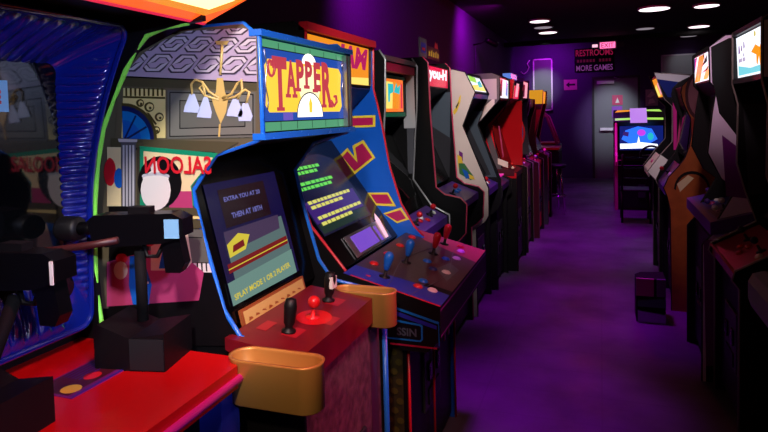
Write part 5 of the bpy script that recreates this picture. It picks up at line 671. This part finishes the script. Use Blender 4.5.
for z in(.6,.74,.88): bk.box(-.18,.18,-.23+(.9-z)*.1,-.215+(.9-z)*.1,z-.02,z+.025,'black')
bk.build('backrest',r)
MB().tube([(-.18,-.19,.2),(.18,-.19,.2)],.01,'black').build('stretcher',r)

# ================================================================ FIRST LEFT: two-gun shooting game
G=empty('shooting_cabinet',(-.9,.9,0),0,'large gun game cabinet with blue ribbed surround, green edge trim and red console','arcade cabinet')
def TW_(x,y,z): return (x+.9,y-.9,z)       # world to local
Yn,Yf=.40,1.38
prof=[(-1.75,0),(-.98,0),(-.98,.82),(-1.406,.93),(-1.406,.972),(-1.421,1.215),(-1.411,1.366),(-1.367,1.574),(-1.272,1.744),(-1.189,1.838),(-1.069,1.857),(-1.0,1.862),(-1.0,1.95),(-1.75,1.95)]
for y0,y1 in((Yn,Yn+.02),(Yf-.02,Yf)):
    MB().prism(prof,y0,y1,'black',T=TW_).build('side_panel',G)
    MB().tube([(x,(y0+y1)/2,z) for x,z in[(-1.35,.95),(-1.406,.972),(-1.424,1.1),(-1.421,1.215),(-1.418,1.29),(-1.411,1.366),(-1.395,1.47),(-1.367,1.574),(-1.325,1.66),(-1.272,1.744),(-1.235,1.80),(-1.189,1.838),(-1.13,1.855),(-1.05,1.862)]],.009,'neon_trim',10,T=TW_).build('edge_trim',G)
# ribbed surround: rounded-rectangle tunnel from the screen out to the front lip
def ribbed():
    yi0,yi1,zi0,zi1=.52,1.275,1.17,1.755; n=720
    N=(320,20,200,20,320,20,200,20); n=sum(N)
    def rr(y0,y1,z0,z1,R):      # rounded rectangle, the same number of steps on each side for both rings
        out=[]
        for kind,cnt in enumerate(N):
            for i in range(cnt):
                t=i/cnt; q=t*PI/2
                out.append([(y1,z0+R+(z1-z0-2*R)*t),(y1-R+R*math.cos(q),z1-R+R*math.sin(q)),(y1-R-(y1-y0-2*R)*t,z1),(y0+R-R*math.sin(q),z1-R+R*math.cos(q)),
                    (y0,z1-R-(z1-z0-2*R)*t),(y0+R-R*math.cos(q),z0+R-R*math.sin(q)),(y0+R+(y1-y0-2*R)*t,z0),(y1-R+R*math.sin(q),z0+R-R*math.cos(q))][kind])
        return out
    inn=rr(yi0,yi1,zi0,zi1,.03); outr=rr(Yn+.03,Yf-.03,1.0,1.86,.04)
    m=24; vs=[]
    for j in range(m+1):
        t=j/m
        for i in range(n):
            yi,zi=inn[i]; yo,zo=outr[i]
            y=yi+(yo-yi)*t; z=zi+(zo-zi)*t
            zz=(z-1.0)/.86
            xo=-1.41+.175*(max(0,zz-.35)/.65)**1.8-.015*max(0,.35-zz)/.35        # front lip leans out at the top and the foot
            x=-1.445+(xo+1.445)*t**1.2
            kd=0
            acc=0
            for kd,cnt in enumerate(N):
                if i<acc+cnt: break
                acc+=cnt
            ph=z*PI/.023 if kd in(0,4) else y*PI/.042
            e_=min(1,(i-acc)/14,(acc+cnt-i)/14) if kd%2==0 else 0
            rib=e_*abs(math.sin(ph))**.55*math.sin(PI*min(1,max(0,(t-.04)/.86)))**.4*.017
            # towards the opening
            cy,cz=(yi0+yi1)/2-y,(zi0+zi1)/2-z; l=math.hypot(cy,cz)
            vs.append((x+rib,y+cy/l*rib*.5,z+cz/l*rib*.5))
    fs=[[j*n+i,j*n+(i+1)%n,(j+1)*n+(i+1)%n,(j+1)*n+i] for j in range(m) for i in range(n)]
    mb=MB(); mb.add([TW_(*v) for v in vs],fs,'cushion_blue',True)
    # lip
    lip=[vs[m*n+i] for i in range(n)]+[vs[m*n]]
    mb.tube([TW_(*v) for v in lip],.008,'cushion_blue',8,False)
    return mb.build('ribbed_surround',G)
ribbed()
g=MB().box(-1.45,-1.436,.45,1.32,1.08,1.80,'screen_glass',T=TW_); g.build('screen_glass',G)
f=frame(TW_(-1.434,1.06,1.0),(0,1,0),(0,0,1))
lb=MB().slab(f,-.02,.07,.63,.71,0,.002,'gun_cyan'); lb.text(f,'ME',-.0,.65,.035,'red',w=.05,c=.003,bold=.05); lb.build('small_sticker',G)
MB().box(-1.75,-1.48,Yn+.02,Yf-.02,.0,1.95,'black',T=TW_).box(-1.5,-1.05,Yn+.02,Yf-.02,1.885,1.9,'black',T=TW_).build('cabinet_body',G)
# lit marquee leaning out above the surround
def mq():
    f=frame(TW_(-1.04,Yn-.05,1.865),(0,1,0),(.18,0,.07)); L=Yf-Yn+.09
    mb=MB().slab(f,0,L,0,.19,0,.004,'e_orange')
    f2=frame(TW_(-.87,Yn-.05,1.93),(0,1,0),(.02,0,.25)); mb.slab(f2,0,L,0,.22,-.004,.004,'e_orange')
    mb.poly(f,[(L-.36,.05),(L-.05,.045),(L-.015,.10),(L-.015,.185),(L-.42,.185)],'e_jamor',.006); mb.poly(f,[(L-.30,.075),(L-.07,.075),(L-.04,.14),(L-.27,.14)],'e_yw',.007)  # brighter patches paint the light behind the marquee plastic
    mb.poly(f,[(0,0),(L,0),(L,.012),(0,.012)],'e_mred',.006)
    mb.prism([(-1.04,1.87),(-.87,1.94),(-.85,2.17),(-1.3,2.17),(-1.3,1.90)],Yf+.03,Yf+.04,'red_side',T=TW_)
    return mb.build('marquee',G)
mq()
# console
def con():
    pts=[(-1.62,.40),(-1.62,1.365),(-.96,1.365),(-.90,1.315),(-.89,.40)]
    vs=[TW_(x,y,z) for z in(.89,.95) for x,y in pts]; n=5
    mb=MB().add(vs,[[4,3,2,1,0],[5,6,7,8,9]]+[[i,(i+1)%n,(i+1)%n+n,i+n] for i in range(n)],'red_gloss')
    o=mb.build('console',G)
    e=MB().tube([TW_(x,y,.915) for x,y in[(-1.3,1.37),(-.96,1.37),(-.896,1.318),(-.885,.4)]],.011,'magenta',8).build('console_edge',G)
con()
f=frame(TW_(-1.30,1.02,.952),(1.,.25,0),(-.25,1,0)); f=frame(TW_(-1.30,1.04,.952),(.42,-.0,0),(0,1,0))
mb=MB().slab(f,0,.13,0,.19,-.002,.001,'plum').poly(f,[(.006,.006),(.112,.006),(.112,.184),(.006,.184)],'maroon',.0015)
mb.poly(f,[(.125,0),(.13,0),(.13,.19),(.125,.19)],'pblue',.002)
mb.poly(f,[(.09+.02*math.cos(t),.03+.022*math.sin(t)) for t in[2*PI*k/14 for k in range(14)]],'amber',.002) if 0 else mb.poly(f,[(.09+.025*math.cos(t),.035+.024*math.sin(t)) for t in[2*PI*k/14 for k in range(14)]],'y',.002)
mb.poly(f,[(.08+.02*math.cos(t),.11+.024*math.sin(t)) for t in[2*PI*k/14 for k in range(14)]],'redp',.002)
for k in range(5): mb.poly(f,[(.015+.012*k,.08),(.02+.012*k,.08),(.02+.012*k,.17),(.015+.012*k,.17)],'purple',.002)
mb.build('instruction_card',G)
MB().box(-1.6,-1.0,Yn,Yf,.0,.89,'black',T=TW_).build('console_base',G)
MB().box(-1.03,-.93,1.28,1.36,0,.89,'pblue',T=TW_).build('corner_post',G)
def gun(o,rz,lab_m,name='mounted_gun',top=True,sh=(0,0,0)):
    R=Matrix.Translation(V(TW_(*o)))@Matrix.Rotation(rz,4,'Z')
    T=lambda x,y,z: tuple(R@V((x,y,z)))
    hb=MB().prism([(-.10,0),(.095,0),(.095,.10),(.0,.085),(-.09,.12),(-.10,.11)],-.07,.085,'black',T=T); hb.box(-.0,.093,-.073,-.07,.004,.085,'boxgrey',T=T)
    ho=hb.build('gun_holster',G)
    T0=T
    mb=MB()
    T=lambda x,y,z: T0(x+sh[0],y+sh[1],z+sh[2])
    mb.tube([T0(0,0,.11),T(0,0,.30)],.015,'black_matte',10)                                     # post
    mb.prism([(-.12,.335),(-.13,.385),(-.11,.40),(.11,.405),(.14,.39),(.14,.345),(.08,.325),(-.08,.315)],-.03,.03,'gunmetal',T=T)   # receiver
    mb.prism([(.07,.34),(.12,.35),(.135,.27),(.12,.245),(.08,.245)],-.018,.018,'gunmetal',T=T)           # grip
    mb.tube([T(-.12,0,.36),T(-.17,0,.36)],.018,'gunmetal',12).lathe([(.03,0),(.034,.01),(.034,.05),(.03,.06)],T(-.17,0,.36),'black',12,V(T(-1,0,0))-V(T(0,0,0)))
    mb.prism([(-.02,.40),(-.02,.42),(.04,.42),(.04,.40)],-.015,.015,'black',T=T)
    mb.tube([T(.07,0,.32),T(.05,0,.285),T(.02,0,.285),T(.01,0,.32)],.006,'black',6)
    g=mb.build(name,G)
    MB().box(.09 if lab_m else .13,.13 if lab_m else .138,-.034,-.031,.34,.39,'gun_cyan' if lab_m else 'white',T=T).build('gun_window',g)
    return T
T=gun((-1.165,1.275,.95),math.radians(12),1)
# grey front cover of the far holster
T2=gun((-1.21,.86,.95),math.radians(4),0,sh=(.0,.09,-.03))
T3=gun
MB().tube([(-1.28,.95,1.30),(-1.05,1.0,1.33),(-.99,1.02,1.34)],.008,'darkred',8,T=TW_).build('red_bracket',G)
# ================================================================ LIGHTS
def look(loc,tgt): return (V(tgt)-V(loc)).to_track_quat('-Z','Y').to_euler()
def light(name,kind,loc,col,e,tgt=None,**k):
    l=bpy.data.lights.new(name,kind); l.color=lin(col)[:3]; l.energy=e
    for a,b in k.items(): setattr(l,a,b)
    o=bpy.data.objects.new(name,l); C.objects.link(o); o.location=loc
    if tgt: o.rotation_euler=look(loc,tgt)
    return o
PU=(205,6,220)
light('violet_wall_light','SPOT',(-1.2,4.3,3.0),PU,95,(-1.9,5.2,2.4),spot_size=2.2,spot_blend=1,shadow_soft_size=.1)
light('violet_wall_light','SPOT',(-1.3,8.6,3.0),PU,85,(-1.9,9,2.5),spot_size=2.4,spot_blend=1,shadow_soft_size=.1)
light('violet_wall_light','SPOT',(-1.0,13.6,3.0),(205,40,255),42,(-1.1,14.5,2.3),spot_size=2.4,spot_blend=1,shadow_soft_size=.1)
for x,y,e,sz in((-.42,3.3,330,.6),(-.1,5.0,260,.85),(-.2,7.4,330,1.0),(.1,9.4,190,1.1),(-.2,12.0,90,1.2)): light('violet_aisle_light','SPOT',(x,y,3.0),(185,0,250),e*1.25,(x,y,0),spot_size=sz,spot_blend=1,shadow_soft_size=.15)
light('red_console_light','SPOT',(-.2,.7,2.9),(255,110,120),120,(-1.05,.95,.95),spot_size=.9,spot_blend=.8,shadow_soft_size=.1)
light('added_spot','SPOT',(-.1,-.3,2.7),(255,240,235),280,(-1.12,1.45,1.55),spot_size=.6,spot_blend=.6,shadow_soft_size=.08)  # added lamp out of view, brightens the saloon side art
light('added_spot','SPOT',(.3,1.2,3.0),(255,150,160),120,(-.85,2.0,.95),spot_size=.7,spot_blend=.8,shadow_soft_size=.08)  # added pinkish lamp for the control panels, no fixture of its own
light('added_spot','SPOT',(-.1,2.6,3.0),(255,235,240),240,(-1.0,4.7,1.5),spot_size=.55,spot_blend=.9,shadow_soft_size=.1)  # added lamp, lifts the white-sided cabinet and its neighbours
light('added_spot','SPOT',(-.1,4.0,3.05),(255,190,170),260,(-.95,6.2,1.4),spot_size=.5,spot_blend=.9,shadow_soft_size=.1)  # added lamp, lifts the red cabinet further down the left row
light('added_spot','SPOT',(.2,2.2,3.05),(255,215,225),110,(.8,4.5,1.5),spot_size=.5,spot_blend=.9,shadow_soft_size=.1)  # added lamp for the pale cabinet side on the right row
light('added_spot','SPOT',(.6,12.2,3.05),(235,240,255),280,(.2,14.5,1.4),spot_size=.55,spot_blend=.9,shadow_soft_size=.1)  # added lamp that brightens the grey door, no fixture modelled
light('added_spot','SPOT',(1.0,-.2,2.0),(190,205,255),190,(-1.35,1.05,1.5),spot_size=.7,spot_blend=.7,shadow_soft_size=.05)  # added lamp well below the ceiling, brightens the ribbed surround
light('added_spot','SPOT',(.1,1.3,3.05),(255,250,245),260,(-1.15,3.1,1.5),spot_size=.55,spot_blend=.8,shadow_soft_size=.08)  # added lamp, brings out the blue inner side of the basketball game
light('added_magenta_spot','SPOT',(.6,2.0,1.9),(255,80,150),90,(-.78,1.9,.55),spot_size=.6,spot_blend=.9,shadow_soft_size=.1)  # added low lamp, tints the printed front of the bar game
light('added_spot','SPOT',(-1.0,12.3,3.05),(235,255,245),170,(-1.25,14.5,2.15),spot_size=.4,spot_blend=.8,shadow_soft_size=.1)  # added whitish lamp aimed at the tall framed board
light('added_spot','SPOT',(1.75,12.9,3.05),(240,245,255),22,(1.75,14.5,2.45),spot_size=.5,spot_blend=.7,shadow_soft_size=.1)  # added weak lamp to brighten the wide grey board
light('added_spot','SPOT',(-.25,-.3,2.3),(255,225,190),90,(-.76,1.45,.86),spot_size=.3,spot_blend=.8,shadow_soft_size=.06)  # added warm lamp below the ceiling, picks out the near drink holder
light('added_spot','SPOT',(.1,4.6,3.05),(255,225,240),110,(.65,6.1,1.3),spot_size=.5,spot_blend=.8,shadow_soft_size=.1)  # added lamp to whiten the wedge panel end
light('red_far_light','POINT',(-.2,8.2,2.0),(255,40,90),14,shadow_soft_size=.1)
w=bpy.data.worlds.new('World'); bpy.context.scene.world=w; w.use_nodes=True
w.node_tree.nodes['Background'].inputs[0].default_value=(.02,.012,.03,1); w.node_tree.nodes['Background'].inputs[1].default_value=.5

# ================================================================ CAMERA
cd=bpy.data.cameras.new('Camera'); cam=bpy.data.objects.new('Camera',cd); C.objects.link(cam)
cd.sensor_width=36; cd.lens=36*600/768; cd.shift_y=-.0923; cd.clip_start=.05
cam.matrix_world=Matrix.Translation((0,0,1.6))@Matrix.Rotation(math.radians(19.85),4,'Z')@Matrix.Rotation(PI/2-math.radians(3),4,'X')@Matrix.Rotation(math.radians(-1.5),4,'Z')
sc=bpy.context.scene; sc.camera=cam
sc.view_settings.view_transform='Standard'; sc.view_settings.look='None'; sc.view_settings.exposure=0; sc.view_settings.gamma=1; sc.view_settings.use_curve_mapping=False
